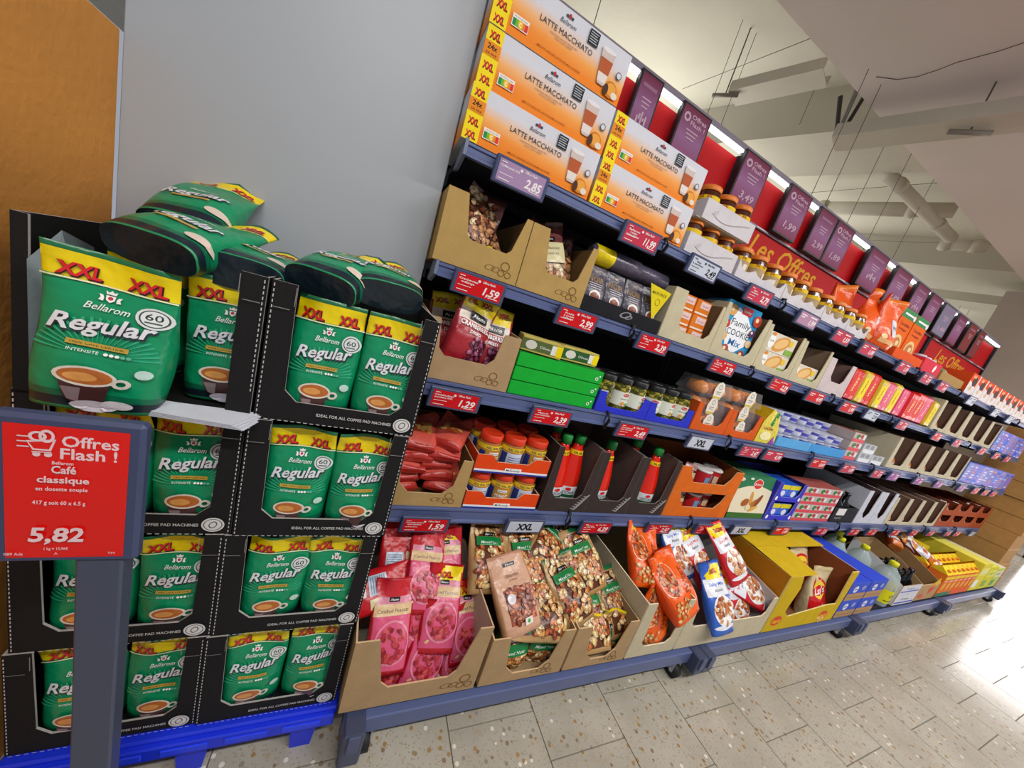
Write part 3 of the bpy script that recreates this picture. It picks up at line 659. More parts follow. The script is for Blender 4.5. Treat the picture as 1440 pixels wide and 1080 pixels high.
def jar_kit(name, r_, h_, lid, body, label, lidh=.02, l0=.2, l1=.62, band=None, bodymat='gloss', art=None, n=20, sx=1, neck=.85):
    a = MB(); z1 = h_ - lidh
    a.lathe([(r_ * .92, 0, body), (r_, .005, body), (r_, z1 - .014, body), (r_ * neck, z1 - .002, body), (r_ * neck, z1, body)], n, body, 0)
    b = MB(); b.lathe([(r_ * (neck + .06), z1, lid), (r_ * (neck + .08), z1 + .002, lid), (r_ * (neck + .08), h_ - .003, lid), (r_ * neck, h_, lid)], n, lid, 0)
    c = MB(); c.lathe([(r_ + .0006, h_ * l0, label), (r_ + .0006, h_ * l1, label)], n, label, 0, cap=False)
    if band: c.lathe([(r_ + .001, h_ * band[0], band[2]), (r_ + .001, h_ * band[1], band[2])], n, band[2], 0, cap=False)
    if art:
        def S(x, z, e): th = x / r_; q = r_ + .001 + e; return Vector((q * math.sin(th), -q * math.cos(th), z))
        art.emit(c, S, eps=.0006, step=.0002)
    return (name, 'jar', [('body', a.mesh('body', bodymat), None), ('lid', b.mesh('lid', 'paint'), None), ('label', c.mesh('label', 'print'), None)])

# ------------------------------------------------------------------ coffee bags
def coffee_art(w_, h_, v2=0):
    A = Art(); a = w_ / .138; b = h_ / .215
    for k in range(22):
        an = math.pi * (k + .5) / 22; c_, s_ = math.cos(an), math.sin(an)
        A.poly([(.022 * c_ * a, .082 * b + .012 * s_), (.060 * math.cos(an - .03) * a, .082 * b + .048 * math.sin(an - .03)), (.060 * math.cos(an + .03) * a, .082 * b + .048 * math.sin(an + .03))], hx('2fa97c'))
    if v2: A.L = []
    A.rect(-w_ * .47, w_ * .47, .1725 * b, .1745 * b, hx('f3efc0'), 10)
    xxl(A, -.034 * a, .1865 * b, .017 * b, .040 * a); xxl(A, .034 * a, .1865 * b, .017 * b, .040 * a)
    if v2: b0 = b; A.text('Bellarom', 0, .105 * b, .0095 * b, WHITE, .046 * a, .35, .004).text('Regular', 0.001, .0755 * b, .0235 * b, hx('29303a'), .106 * a, .3, .035, .08).text('Regular', 0, .0765 * b, .023 * b, hx('dfe2e6'), .104 * a, .3, .022, .08).rect(-.030 * a, .030 * a, .052 * b, .058 * b, hx('b99a3c'), 6, 1).disc(.05 * a, .03 * b, .018, .008, hx('d8c8b8'), 14, 1); return A
    # crest
    A.poly([(-.0042, .1625 * b), (.0042, .1625 * b), (.0036, .1565 * b), (0, .1535 * b), (-.0036, .1565 * b)], WHITE).disc(0, .1590 * b, .0024, .0024, hx('c43a44'), 8, 1)
    for q in (-1, 1): A.poly([(q * .0055, .1545 * b), (q * .0095, .1550 * b), (q * .0082, .1590 * b), (q * .0100, .1625 * b), (q * .0068, .1620 * b), (q * .0052, .1585 * b)], WHITE)
    A.poly([(-.0042, .1640 * b), (.0042, .1640 * b), (.0052, .1685 * b), (.0024, .1662 * b), (0, .1695 * b), (-.0024, .1662 * b), (-.0052, .1685 * b)], WHITE)
    A.text('Bellarom', 0, .146 * b, .0095 * b, WHITE, .046 * a, .35, .004)
    A.text('Regular', 0.001, .1225 * b - .001, .0215 * b, hx('29303a'), .106 * a, .32, .035, .10).text('Regular', 0, .1235 * b, .021 * b, hx('dfe2e6'), .104 * a, .32, .022, .10)
    A.rect(-.030 * a, .030 * a, .0915 * b, .0985 * b, hx('b99a3c'), 6, 1).text('100% CAFÉ CERTIFIÉ', 0, .095 * b, .0034 * b, hx('3a2d10'), .052 * a, 0, .01)
    A.text('INTENSITÉ', -.012 * a, .0855 * b, .0038 * b, WHITE, .03 * a)
    for k in range(5): A.disc((.010 + .0055 * k) * a, .0855 * b, .002, .002, WHITE if k < 3 else hx('5fb394'), 8, 1)
    A.disc(.046 * a, .146 * b, .0145, .0145, hx('d9dedc'), 18, 2).disc(.046 * a, .146 * b, .012, .012, hx('3c4a48'), 18, 1, 0, .88).text('60', .046 * a, .148 * b, .009, hx('2a3634'), .014, 0, .01).rect(.038 * a, .054 * a, .139 * b, .141 * b, hx('4a5654'))
    # cup
    x, z = -.004 * a, .053 * b
    A.poly([(x - .026 * a, z), (x + .026 * a, z), (x + .019 * a, z - .032 * b), (x + .010 * a, z - .040 * b), (x - .010 * a, z - .040 * b), (x - .019 * a, z - .032 * b)], hx('4a2c2c'))
    A.poly([(x - .022 * a, z - .016 * b), (x - .004 * a, z - .016 * b), (x - .006 * a, z - .038 * b), (x - .016 * a, z - .034 * b)], hx('8d7a7c'))
    A.disc(x, z, .030 * a, .0135 * b, hx('dad2c4'), 20, 3).disc(x, z, .026 * a, .0108 * b, hx('b4652a'), 20, 3).disc(x - .005 * a, z - .001, .016 * a, .006 * b, hx('dc9a52'), 14, 2).disc(x + .034 * a, z - .004, .008, .007, hx('cfc6bc'), 10, 1, .4, .5)
    A.disc(.006 * a, .011 * b, .024 * a, .0085 * b, hx('c9c2ce'), 16, 1).disc(.028 * a, .016 * b, .016 * a, .007 * b, hx('dcd8e0'), 16, 1)
    A.disc(.048 * a, .066 * b, .0065, .0065, hx('b9d8cc'), 12, 1)
    return A
NAVY = hx('16242e')
def coffee_bag(seed, w_=.113, h_=.208, t_=.085, v2=0):
    b = h_
    return bag('coffee_bag', 'coffee bag', w_, h_, t_, [(0, hx('1c8a58')), (.022, NAVY), (.085, hx('0b6b4a')), (.13, GREEN), (.812, YEL), (.965, hx('1c6a40'))], coffee_art(w_, h_, v2), seed, side=None, bottom=NAVY, amp=.0045, wave=.010, seal=.93, ne=3.1, fwd=0.0 if v2 else .034)
CB = [coffee_bag(s) for s in (1.0, 3.3, 5.1, 8.4)]; CBL = [coffee_bag(s, .134, .215, t_=.07, v2=1) for s in (2.0, 6.3)]
def coffee_tray(torn=False):
    w_, h_ = .281, .248; A = Art(); E_ = hx('c8c6c4')
    for k in range(27):
        z = .004 + k * .009
        A.rect(.003, .0045, z, z + .005, E_); A.rect(w_ - .0045, w_ - .003, z, z + .005, E_)
    for k in range(26): A.rect(.006 + k * .0104, .012 + k * .0104, .0012, .0026, E_)
    A.text('IDEAL FOR ALL COFFEE PAD MACHINES', .165, .022, .0062, E_, .135, 0, .015)
    A.disc(.254, .023, .0175, .0155, hx('d5d4d2'), 22, 1).disc(.254, .023, .0145, .0128, hx('4a4846'), 22, 1, 0, .90).disc(.254, .023, .006, .008, hx('4a4846'), 14, 1, -.5, .75)
    # rounded corner tabs
    for s_ in (0, 1):
        for (a0, b0, a1, b1) in ((.006, .205, .030, .205), (.036, .212, .036, .244)):
            x0, x1 = (a0, a1) if not s_ else (w_ - a1, w_ - a0)
            if a0 == a1: A.rect(x0 - .0006, x0 + .0006, b0, b1, hx('8a8886'))
            else: A.rect(x0, x1, b0 - .0006, b0 + .0006, hx('8a8886'))
    bl = hx('1b1a1b')
    if torn:
        A.L = [q for q in A.L if min(p[0] for p in q[0]) > .24 and max(p[0] for p in q[0]) < .2805 and max(p[1] for p in q[0]) > .045] ; k_ = tray_kit('coffee_tray', 'carton', w_, .34, h_, h_, .004, .016, .036, bl, hx('141414'), hx('a9a4a0'), .004, .004, A, .0)
        g = MB(); g.add([(.018, -.002, .01), (.040, .085, .01), (.034, .085, .215), (.030, .03, .235), (.016, -.002, .19)], [(0, 1, 2, 3, 4), (4, 3, 2, 1, 0)], hx('8f9ba0')); k_[2].append(('grey_flap', g.mesh('grey_flap', 'card'), None)); return k_
    return tray_kit('coffee_tray', 'carton', w_, .34, h_, h_, .040, .036, .030, bl, hx('141414'), hx('a9a4a0'), .020, .004, A, .005)
CT = coffee_tray(); CTT = coffee_tray(True)
# ------------------------------------------------------------------ latte box
def latte():
    w_, h_ = .372, .118; A = Art(); n = 10; c0 = hx('ef8419'); c1 = hx('f2b060'); c2 = hx('d3d4dc')
    mb = MB(); mb.box(0, w_, 0, .24, 0, h_, hx('c9cad2'), 0, .001)
    st = .040
    def cg(q): 
        if q < .22: return c0
        if q < .48: t_ = (q - .22) / .26; return tuple(c0[i] * (1 - t_) + c1[i] * t_ for i in range(3))
        t_ = min(1, (q - .48) / .22); return tuple(c1[i] * (1 - t_) + c2[i] * t_ for i in range(3))
    fm = MB()
    for k in range(16):
        q0, q1 = k / 16, (k + 1) / 16
        a, b_, c_, d_ = cg(q0 + .10), cg(q0 - .06), cg(q1 - .06), cg(q1 + .10)
        fm.add([(st, -.0004, h_ * q0), (w_, -.0004, h_ * q0), (w_, -.0004, h_ * q1), (st, -.0004, h_ * q1)], [(0, 1, 2, 3)], [(b_, a, d_, c_)])
        fm.add([(-.0004, .24, h_ * q0), (-.0004, 0, h_ * q0), (-.0004, 0, h_ * q1), (-.0004, .24, h_ * q1)], [(0, 1, 2, 3)], [(a, a, d_, d_)])
    A.rect(0, st, 0, h_, YEL)
    for z in (.014, .042, .102): xxl(A, st / 2, z, .014, .025)
    A.rect(0, st, .060, .088, hx('e88a12')).text('24x', st / 2, .079, .011, hx('3a2408'), .024, 0, .03).text('XXL PACK', st / 2, .0655, .0045, hx('3a2408'), .028, 0, .02)
    A.text('LATTE MACCHIATO', .185, .068, .0125, hx('2c2c34'), .150, 0, .0)
    A.text('Bellarom', .180, .0905, .010, hx('2a3340'), .045, .35).disc(.180, .1045, .004, .005, hx('b8323c'), 10, 1).disc(.173, .103, .004, .003, hx('3c4654'), 8, 1).disc(.187, .103, .004, .003, hx('3c4654'), 8, 1)
    A.text('CONTAINS INSTANT DRINK MIX', .180, .054, .0028, hx('54505a'), .080).text('WITH CAFÉ CRÈME', .180, .048, .0028, hx('54505a'), .050)
    A.text('SMOOTH GROUND LATTE FOR MILK & COFFEE', .180, .016, .0032, hx('7a3208'), .125, 0, .01)
    A.rect(.062 - .014, .090, .018, .042, hx('efe9e2')).text('NUTRI-SCORE', .069, .038, .003, hx('4a4a4a'), .034)
    for k, cc in enumerate(('1d8a4a', '7ab82c', 'f0c21a', 'e8822a', 'd8352a')): A.rect(.050 + k * .0078, .0578 + k * .0078, .020, .034, hx(cc))
    A.disc(.0696, .027, .0062, .0085, hx('f0c21a'), 12, 1).text('C', .0696, .027, .009, WHITE, .006, 0, .03)
    A.rect(.238, .268, .082, .112, hx('23262c'))
    for k in range(5): A.rect(.241, .265 - .003 * (k % 2), .086 + .005 * k, .088 + .005 * k, hx('aeb2b8'))
    # glass
    A.poly([(.283, .095), (.325, .095), (.317, .025), (.313, .020), (.295, .020), (.291, .025)], hx('cdbcb4')).poly([(.285, .076), (.323, .076), (.319, .045), (.289, .045)], hx('b4562a')).poly([(.289, .045), (.319, .045), (.3165, .026), (.2915, .026)], hx('e2d8d2')).disc(.304, .095, .021, .005, hx('e4e0e2'), 16, 1)
    A.disc(.337, .0225, .020, .0185, hx('c9761a'), 18, 1).disc(.339, .024, .015, .014, hx('e9a03c'), 18, 1).disc(.323, .018, .008, .013, hx('4a2a1a'), 12, 1).disc(.352, .014, .010, .008, hx('e6d8c8'), 12, 1)
    A.disc(.349, .060, .0085, .0085, hx('3c4450'), 14, 1).disc(.349, .060, .0065, .0065, hx('cfd4da'), 14, 1)
    A.emit(fm, None, -.0004)
    return ('latte_box', 'box', [('carton', mb.mesh('latte_box', 'card'), None), ('printed_front', fm.mesh('printed_front', 'print'), None)])
LATTE = latte()
# ------------------------------------------------------------------ nut pouches
def ovals(A, x0, x1, z0, z1, n_, cols, rx, rz, seed, fit=None):
    rnd = random.Random(seed * 31)
    for k in range(n_):
        x, z = rnd.uniform(x0, x1), rnd.uniform(z0, z1)
        if fit and not fit(x, z): continue
        s_ = rnd.uniform(.75, 1.2); a_ = rnd.uniform(0, 3.14); c_ = hx(rnd.choice(cols)); A.disc(x, z, rx * s_ * 1.16, rz * s_ * 1.2, tuple(q * .42 for q in c_), 8, 1, a_).disc(x, z, rx * s_, rz * s_, c_, 8, 1, a_).disc(x - .001, z + .0012, rx * s_ * .5, rz * s_ * .45, tuple(min(1, q * 1.35 + .03) for q in c_), 6, 1, a_)
    return A
MXC = ('d08a48', 'e8c88c', 'b05a2c', 'efd8a8', 'd89450', 'e0b270', '9a4420', 'c87038', 'e8c490')
PINK = hx('d8557c'); BEIGE = hx('d9b98a')
def candied(seed, xx=True):
    w_, h_ = .112, .225; A = Art()
    A.rect(-w_ * .45, w_ * .45, .136, .163, BEIGE, 8, 2).text('Candied Peanuts', 0, .148, .009, hx('3a2420'), .085, .12, .0)
    A.rect(-.014, .014, .168, .180, BLACK, 2).text('Alesto', 0, .174, .006, WHITE, .022, 0, .01)
    A.disc(.004, .076, .046, .050, hx('e58aa0'), 24, 3, 0, .90).disc(-.030, .030, .007, .004, hx('e8c088'), 8, 1, .6)
    rnd = random.Random(seed * 10)
    for k in range(46):
        an, rr = rnd.uniform(0, 6.28), math.sqrt(rnd.random()) * .036
        A.disc(.004 + rr * math.cos(an), .072 + rr * 1.05 * math.sin(an), .0068, .0048, hx(rnd.choice(('a3262f', 'c04048', '8a1a22', 'cf5a58', 'b8343c'))), 8, 1, rnd.uniform(0, 3))
    b = [(0, hx('b81a28')), (.06, PINK), (.62, hx('d98aa0')), (.80, YEL if xx else hx('c4202c')), (.97, hx('b81a28'))]
    if xx: xxl(A, 0, .194, .016, .044)
    return bag('peanut_pouch', 'nut bag', w_, h_, .05, b, A, seed, side=hx('b3141f'), back=hx('c01622'), amp=.005, boxy=.45, wave=.014)
def redback(seed):
    A = Art(); A.rect(-.038, .012, .070, .120, hx('b9c6d6'), 4, 4).rect(.020, .044, .070, .122, hx('d8cfa0'), 2, 4).rect(-.036, .010, .05, .062, hx('e2e0dc'), 3, 1)
    for k in range(7): A.rect(-.034, .008, .075 + .006 * k, .0775 + .006 * k, hx('6a7c98'), 3)
    return bag('peanut_pouch', 'nut bag', .112, .225, .05, [(0, hx('c01622')), (.96, hx('a0101a'))], A, seed, amp=.006, boxy=.45, wave=.014)
CAND = [candied(1.2), candied(4.1, True), candied(6.6, False)]; RBK = [redback(2.2), redback(5.5)]
def mixed(seed):
    w_, h_ = .142, .225; A = Art(); ovals(A, -.050, .050, .022, .196, 105, MXC, .0108, .0066, seed)
    A.rect(-.050, .042, .137, .165, hx('0e7a3a'), 6, 2).text('Mixed Nuts', -.004, .147, .009, WHITE, .062, .15, .005).rect(-.022, .022, .166, .180, BLACK, 3).text('Alesto', 0, .173, .008, WHITE, .034, 0, .012).rect(-.04, .03, .1385, .140, hx('8ac29a'), 5)
    return bag('mixed_nut_pouch', 'nut bag', w_, h_, .078, [(0, hx('b8905c')), (.93, hx('1c6a3a'))], A, seed, nuts=(-.052, .054, .014, .205), nutmat='nuts_mixed', under=hx('5e3018'), side=hx('bd9866'), back=hx('b89060'), amp=.004, boxy=.55, wave=.006)
MIXB = [mixed(1.1), mixed(3.7), mixed(7.3)]
def almond():
    w_, h_ = .145, .225; A = Art(); ovals(A, -.034, .054, .034, .122, 70, ('a85a3c', '8f4428', 'bd7250', '7c3820', 'b4664a'), .0105, .0060, 3); A.text('Amandes', 0, .160, .012, hx('6a4a40'), .05, .1).text('grillées', 0, .146, .005, hx('6a4a40'), .03).rect(-.02, .02, .186, .198, BLACK, 3).text('Alesto', 0, .192, .007, WHITE, .03, 0, .01).disc(-.026, .098, .014, .014, hx('d8d4dc'), 14, 1).rect(.0, .030, .022, .040, hx('e4ded4'), 2).disc(.014, .031, .006, .006, hx('4aa04a'), 10, 1)
    return bag('almond_pouch', 'nut bag', w_, h_, .06, [(0, hx('c99a7c')), (.12, hx('d0a488')), (.95, hx('c08a70'))], A, 2.5, nuts=(-.040, .058, .030, .125), nutmat='nuts_almond', side=hx('b98a64'), back=hx('c0946c'), amp=.004, boxy=.6)
ALM = almond()
def smallmix(seed):
    A = Art(); ovals(A, -.044, .044, .004, .128, 80, MXC, .009, .0055, seed); A.rect(-.048, .048, .052, .085, hx('0e7a3a'), 6, 2).text('Mixed Nuts', 0, .063, .009, WHITE, .07, .15, .005).rect(-.03, .03, .088, .104, BLACK, 4).text('Alesto', 0, .096, .009, WHITE, .048, 0, .015)
    return bag('mixed_nut_pouch', 'nut bag', .112, .150, .06, [(0, hx('a8794a')), (.72, hx('e3c65a')), (.86, hx('c9a050')), (.95, YEL)], A, seed, nuts=(-.046, .046, .004, .125), nutmat='nuts_mixed', side=hx('0e6a34'), amp=.004, boxy=.7)
SMX = [smallmix(1.4), smallmix(4.4)]
def orangebag(seed):
    w_, h_ = .16, .24; A = Art(); A.text('SWEET', .038, .120, .020, hx('8a2a08'), .09, 0, .015, 1.25).text('SALTY', .060, .115, .014, hx('9a3a10'), .06, 0, .01, 1.25).disc(-.03, .145, .034, .060, hx('f6d9c0'), 20, 2, -.4, .94).rect(-.06, -.02, .205, .222, hx('f0c23a'), 3, 2)
    rnd = random.Random(seed)
    for k in range(60):
        an, rr = rnd.uniform(0, 6.28), math.sqrt(rnd.random()); A.disc(-.03 + rr * .030 * math.cos(an), .145 + rr * .054 * math.sin(an), .007, .005, hx(rnd.choice(('a8552c', 'c98a58', 'd8a878', '8a3a20'))), 8, 1, rnd.uniform(0, 3))
    for k in range(40): A.disc(rnd.uniform(-.066, .01), rnd.uniform(.012, .075), .006, .005, hx(rnd.choice(('b87a40', 'd8a060', 'c08848', 'e8c890'))), 8, 1, rnd.uniform(0, 3))
    return bag('orange_snack_pouch', 'snack bag', w_, h_, .075, [(0, hx('ee5f08')), (.95, hx('d94a04'))], A, seed, side=hx('e04a06'), amp=.007, boxy=.55, wave=.016)
ORB = [orangebag(1.0), orangebag(4.2)]
def pretz(seed, blue):
    w_, h_ = .135, .26; c_ = hx('2f62c4') if blue else hx('d01c28'); A = Art()
    A.rect(-w_ * .46, w_ * .46, .136, .197, hx('dfe2ea'), 8, 2).rect(-.045, .045, .196, .236, YEL, 6, 2).text('Salty Mix' if blue else 'Snack Mix', 0, .178, .012, c_, .085, .1, .02).text('Alesto', 0, .157, .012, hx('20242c'), .05, 0, .01).disc(.0, .085, .056, .056, WHITE, 22, 2).disc(0, .028, .06, .010, hx('e8eaf0'), 12, 1)
    rnd = random.Random(seed)
    for k in range(44):
        an, rr = rnd.uniform(0, 6.28), math.sqrt(rnd.random()) * .048; A.disc(rr * math.cos(an), .085 + rr * math.sin(an), .010, .006, hx(rnd.choice(('b8622f', 'd99a62', '8f4220', 'e6bc8c', 'c87a48'))), 8, 1, rnd.uniform(0, 3))
    xxl(A, 0, .225, .015, .05)
    return bag('snack_mix_pouch', 'snack bag', w_, h_, .06, [(0, c_), (.55, c_), (.80, YEL), (.95, c_)], A, seed, side=c_, back=c_, amp=.006, boxy=.5, wave=.016)
PBL = [pretz(1.5, True), pretz(3.5, True)]; PRD = [pretz(2.0, False), pretz(6.0, False)]
def choc(seed):
    A = Art(); ovals(A, -.048, .048, .022, .072 if seed > 3 else .185, 40 if seed > 3 else 90, ('b07a4c', '6b3a2c', 'd8b488', '8a4a34', 'c48a5a', 'e0c8a0'), .011, .0068, seed)
    if seed > 3: A.rect(-.045, .045, .075, .135, hx('d8cfa0'), 6, 3).text('Studenten', 0, .118, .009, hx('5a3a2a'), .06, .1, .01).text('Nussmix', 0, .102, .008, hx('5a3a2a'), .05, .1).rect(-.02, .02, .14, .152, BLACK, 3).text('Alesto', 0, .146, .007, WHITE, .03)
    return bag('brown_nut_pouch', 'nut bag', .118, .20, .06, [(0, YEL), (.10, hx('6b3434')), (.9, hx('4a2424'))], A, seed, nuts=(-.05, .05, .022 if seed > 3 else .04, .072 if seed > 3 else .185), nutmat='nuts_choc', side=hx('5c2a28'), amp=.006, boxy=.5)
CHO = [choc(1.3), choc(4.8)]
def cran(seed):
    A = Art(); ovals(A, .002, .052, .006, .082, 50, ('8d3a58', '6a2440', 'a85a7c', '4e1a2e', 'b87894'), .007, .0052, seed); xxl(A, -.028, .180, .014, .036, .1); xxl(A, .024, .186, .014, .036, .1)
    A.rect(-.024, .036, .128, .150, BLACK, 4).text('Alesto', .006, .139, .011, WHITE, .046, 0, .015).text('CRANBERRIES', 0, .112, .013, WHITE, .095, 0, .02).text('DRIED', .005, .094, .009, WHITE, .04, 0, .015)
    return bag('cranberry_pouch', 'nut bag', .125, .205, .065, [(0, hx('7a2434')), (.02, hx('a8222e')), (.60, hx('e3d3c4')), (.76, YEL), (.965, hx('c8b40a'))], A, seed, nuts=(.0, .05, .004, .085), nutmat='nuts_cran', side=hx('9a2230'), amp=.005, boxy=.6, wave=.012)
CRA = [cran(1.0), cran(3.0)]
def redpouch(seed):
    A = Art(); rnd = random.Random(seed)
    A.disc(0, .075, .034, .028, hx('d8582c'), 16, 2)
    for k in range(12): A.disc(rnd.uniform(-.028, .028), .075 + rnd.uniform(-.02, .02), .011, .007, hx(rnd.choice(('e0984a', 'c86a34', 'e8b468'))), 8, 1, rnd.uniform(0, 3))
    A.text('PEANUTS', 0, .125, .010, hx('f0b8a8'), .06, 0, .01)
    return bag('red_peanut_pouch', 'nut bag', .11, .16, .04, [(0, hx('b83028')), (.08, hx('d85a4c')), (.93, hx('c8443a'))], A, seed, amp=.006, boxy=.4, wave=.012)
RPO = [redpouch(1.0), redpouch(2.7), redpouch(5.2)]
def chips(seed):
    A = Art(); A.disc(0, .19, .062, .055, hx('d41a22'), 24, 3).disc(0, .19, .052, .042, hx('f2d23a'), 24, 3).disc(0, .185, .060, .022, hx('d41a22'), 24, 2).text("Lay's", 0, .187, .030, WHITE, .088, .2, .02, .06).text('NATURE', 0, .118, .012, WHITE, .06, 0, .02).rect(-.05, .05, .092, .112, hx('f0cc1c'), 6, 1).text('25% OFFERT', 0, .102, .011, hx('b01a1e'), .08, 0, .02)
    rnd = random.Random(3)
    for k in range(14): A.disc(rnd.uniform(-.045, .045), rnd.uniform(.02, .075), .022, .016, hx(rnd.choice(('e8a83a', 'f0bc4c', 'd8902c', 'f4ca64'))), 12, 2, rnd.uniform(0, 3))
    return bag('crisps_bag', 'crisps', .19, .30, .10, [(0, hx('c81a20')), (.55, hx('d8c49a')), (.92, hx('c8b488'))], A, seed, side=hx('c8b48c'), amp=.008, boxy=.5, wave=.018)
CHI = [chips(1.0), chips(3.0)]
# ------------------------------------------------------------------ jars, bottles
SPREAD = jar_kit('spread_jar', .037, .110, hx('e07a1c'), hx('4a1c0c'), hx('b49a72'), .017, .10, .58, (.56, .68, hx('e8c21a')), art=Art().text('XXL', -.012, .0705, .009, hx('a8201c'), .016, 0, .02).text('XXL', .012, .0705, .009, hx('a8201c'), .016, 0, .02).rect(.016, .032, .012, .05, hx('e6dcc8'), 3).text('Nuss', -.012, .036, .012, hx('5a2a14'), .03, .2))
PBUT = [jar_kit('peanut_butter_jar', .041, .116, hx('e03a18'), hx('b8783a'), hx('c9d2e2'), .024, .06, .56, (.60, .73, hx('ecc82a')), art=Art().text('XXL XXL XXL', 0, .077, .008, hx('1c2a5a'), .06, 0, .015).rect(-.05, -.028, .008, .064, hx('2a3a80'), 3).rect(.028, .05, .008, .064, hx('2a3a80'), 3).rect(-.022, .022, .050, .052, hx('5a6a9a'), 4).rect(-.022, .022, .042, .044, hx('5a6a9a'), 4).rect(-.022, .022, .034, .036, hx('5a6a9a'), 4).rect(-.022, .022, .026, .028, hx('5a6a9a'), 4)),
        jar_kit('peanut_butter_jar', .041, .116, hx('e03a18'), hx('b8783a'), hx('c08a2c'), .024, .06, .56, (.60, .73, hx('ecc82a')), art=Art().text('XXL XXL XXL', 0, .077, .008, hx('1c2a5a'), .06, 0, .015).rect(-.05, -.030, .008, .064, hx('2a3a80'), 3).rect(-.016, .016, .052, .062, WHITE, 4).text("McEnnedy", 0, .057, .005, hx('20242c'), .028, 0, .01).text('PEANUT', 0, .040, .011, WHITE, .044, 0, .02).text('BUTTER', 0, .027, .011, WHITE, .044, 0, .02))]
def pickle(lab):
    A = Art()
    if lab: A.disc(0, .066, .014, .006, hx('c8322a'), 12, 1).text('Baresa', 0, .066, .004, WHITE, .02).rect(-.02, .02, .05, .052, hx('7a8a7a'), 3).disc(-.008, .034, .008, .007, hx('e09a3a'), 10, 1).disc(.010, .032, .007, .006, hx('5a9a3a'), 10, 1)
    else: A.rect(-.012, .012, .03, .068, hx('dcdccc'), 3)
    return jar_kit('pickle_jar', .037, .125, hx('1a1a1c'), hx('8a8a3a'), hx('dfe2d4') if lab else hx('8c8c46'), .022, .20, .60 if lab else .21, None, 'pickle', art=A)
PICK = [pickle(True), pickle(False)]
def ketchup():
    a = MB(); rd = hx('e0220c'); a.lathe([(.036, 0), (.040, .006), (.041, .085), (.037, .12), (.023, .185), (.0165, .205), (.0145, .222)], 20, rd, 0, sy=.72)
    b = MB(); b.lathe([(.0165, .220), (.0165, .246), (.013, .250)], 16, hx('1c8a3c'), 0)
    c = MB(); c.lathe([(.0415, .012), (.042, .07)], 20, hx('d8dce0'), 0, sy=.74, cap=False); nb = MB(); nb.lathe([(.0236, .181), (.0205, .197)], 20, hx('ecc21c'), 0, sy=.78, cap=False)
    A = Art().text('KETCHUP', 0, .048, .010, hx('3a3c40'), .048, 0, .01).rect(-.030, .030, .030, .040, hx('1a5a3a'), 6).disc(0, .061, .010, .006, hx('d0222a'), 12, 1).disc(.006, .019, .010, .006, hx('d8523a'), 10, 1)
    def S(x, z, e): th = x / .042; q = .0424 + e; return Vector((q * math.sin(th), -q * .745 * math.cos(th), z))
    A.emit(c, S); A2 = Art().text('XXL XXL', 0, .189, .008, hx('2a2010'), .03, 0, .02); A2.emit(nb, lambda x, z, e: Vector(((.0225 + e) * math.sin(x / .022), -(.0225 + e) * .80 * math.cos(x / .022), z)))
    return ('ketchup_bottle', 'ketchup', [('bottle', a.mesh('bottle', 'gloss'), None), ('cap', b.mesh('cap', 'paint'), None), ('label', c.mesh('label', 'print'), None), ('neck_band', nb.mesh('neck_band', 'print'), None)])
KET = ketchup()
def oilbottle():
    a = MB(); a.lathe([(.058, 0), (.064, .01), (.064, .07), (.060, .08), (.064, .09), (.064, .17), (.052, .215), (.022, .25), (.018, .262)], 20, WHITE, 0)
    l = MB(); l.lathe([(.056, .006), (.056, .155), (.05, .16)], 16, hx('b9a42c'), 0)
    b = MB(); b.lathe([(.021, .258), (.021, .285), (.018, .288)], 14, hx('e2e01c'), 0)
    c = MB(); c.lathe([(.0646, .03), (.0646, .12)], 20, hx('d8d41c'), 0, cap=False); A = Art().text('OIL', 0, .085, .022, hx('8a7410'), .05, .1, .02).rect(-.045, .045, .045, .052, hx('8a7410'), 6)
    A.emit(c, lambda x, z, e: Vector(((.0652 + e) * math.sin(x / .065), -(.0652 + e) * math.cos(x / .065), z)))
    return ('oil_bottle', 'bottle', [('bottle', a.mesh('bottle', 'pet'), None), ('oil', l.mesh('oil', 'gloss'), None), ('cap', b.mesh('cap', 'paint'), None), ('label', c.mesh('label', 'print'), None)])
OIL = oilbottle()
# ================================================================== coffee display on its pallet
def T(x, y, z): return Matrix.Translation((x, y, z))
pal = empty('blue_pallet', (-.46, .665, 0)); tag(pal, 'bright blue plastic pallet under the stacked coffee trays', 'pallet')
PB = hx('1230d8')
a = MB(); a.box(0, .575, 0, .36, .105, .134, PB, 0, .004); link('deck', a.mesh('deck', 'paint'), pal)
a = MB(); a.box(.004, .571, -.010, .004, .088, .124, PB, 0, .003)
for k in range(5): a.box(.02 + .11 * k, .10 + .11 * k, -.0125, -.009, .098, .114, hx('2040ee'), 0, .001)
link('front_rim', a.mesh('front_rim', 'paint'), pal)
for k in range(3):
    for j in range(2):
        x = (.03, .255, .475)[k]; y = .0 + j * .28; f = MB(); f.prism([(x, .105), (x + .065, .105), (x + .055, .0), (x + .010, .0)], y + .01, y + .07, 'y', PB); link('foot', f.mesh('foot', 'paint'), pal)
TZ = [.136, .386, .636, .886]; TN = ['bottom', 'third', 'second', 'top']; CX = {0: [-.456, -.449, -.441, -.436], 1: [-.174, -.167, -.156, -.150]}
CNN = {0: 'left', 1: 'right'}
wb = .134
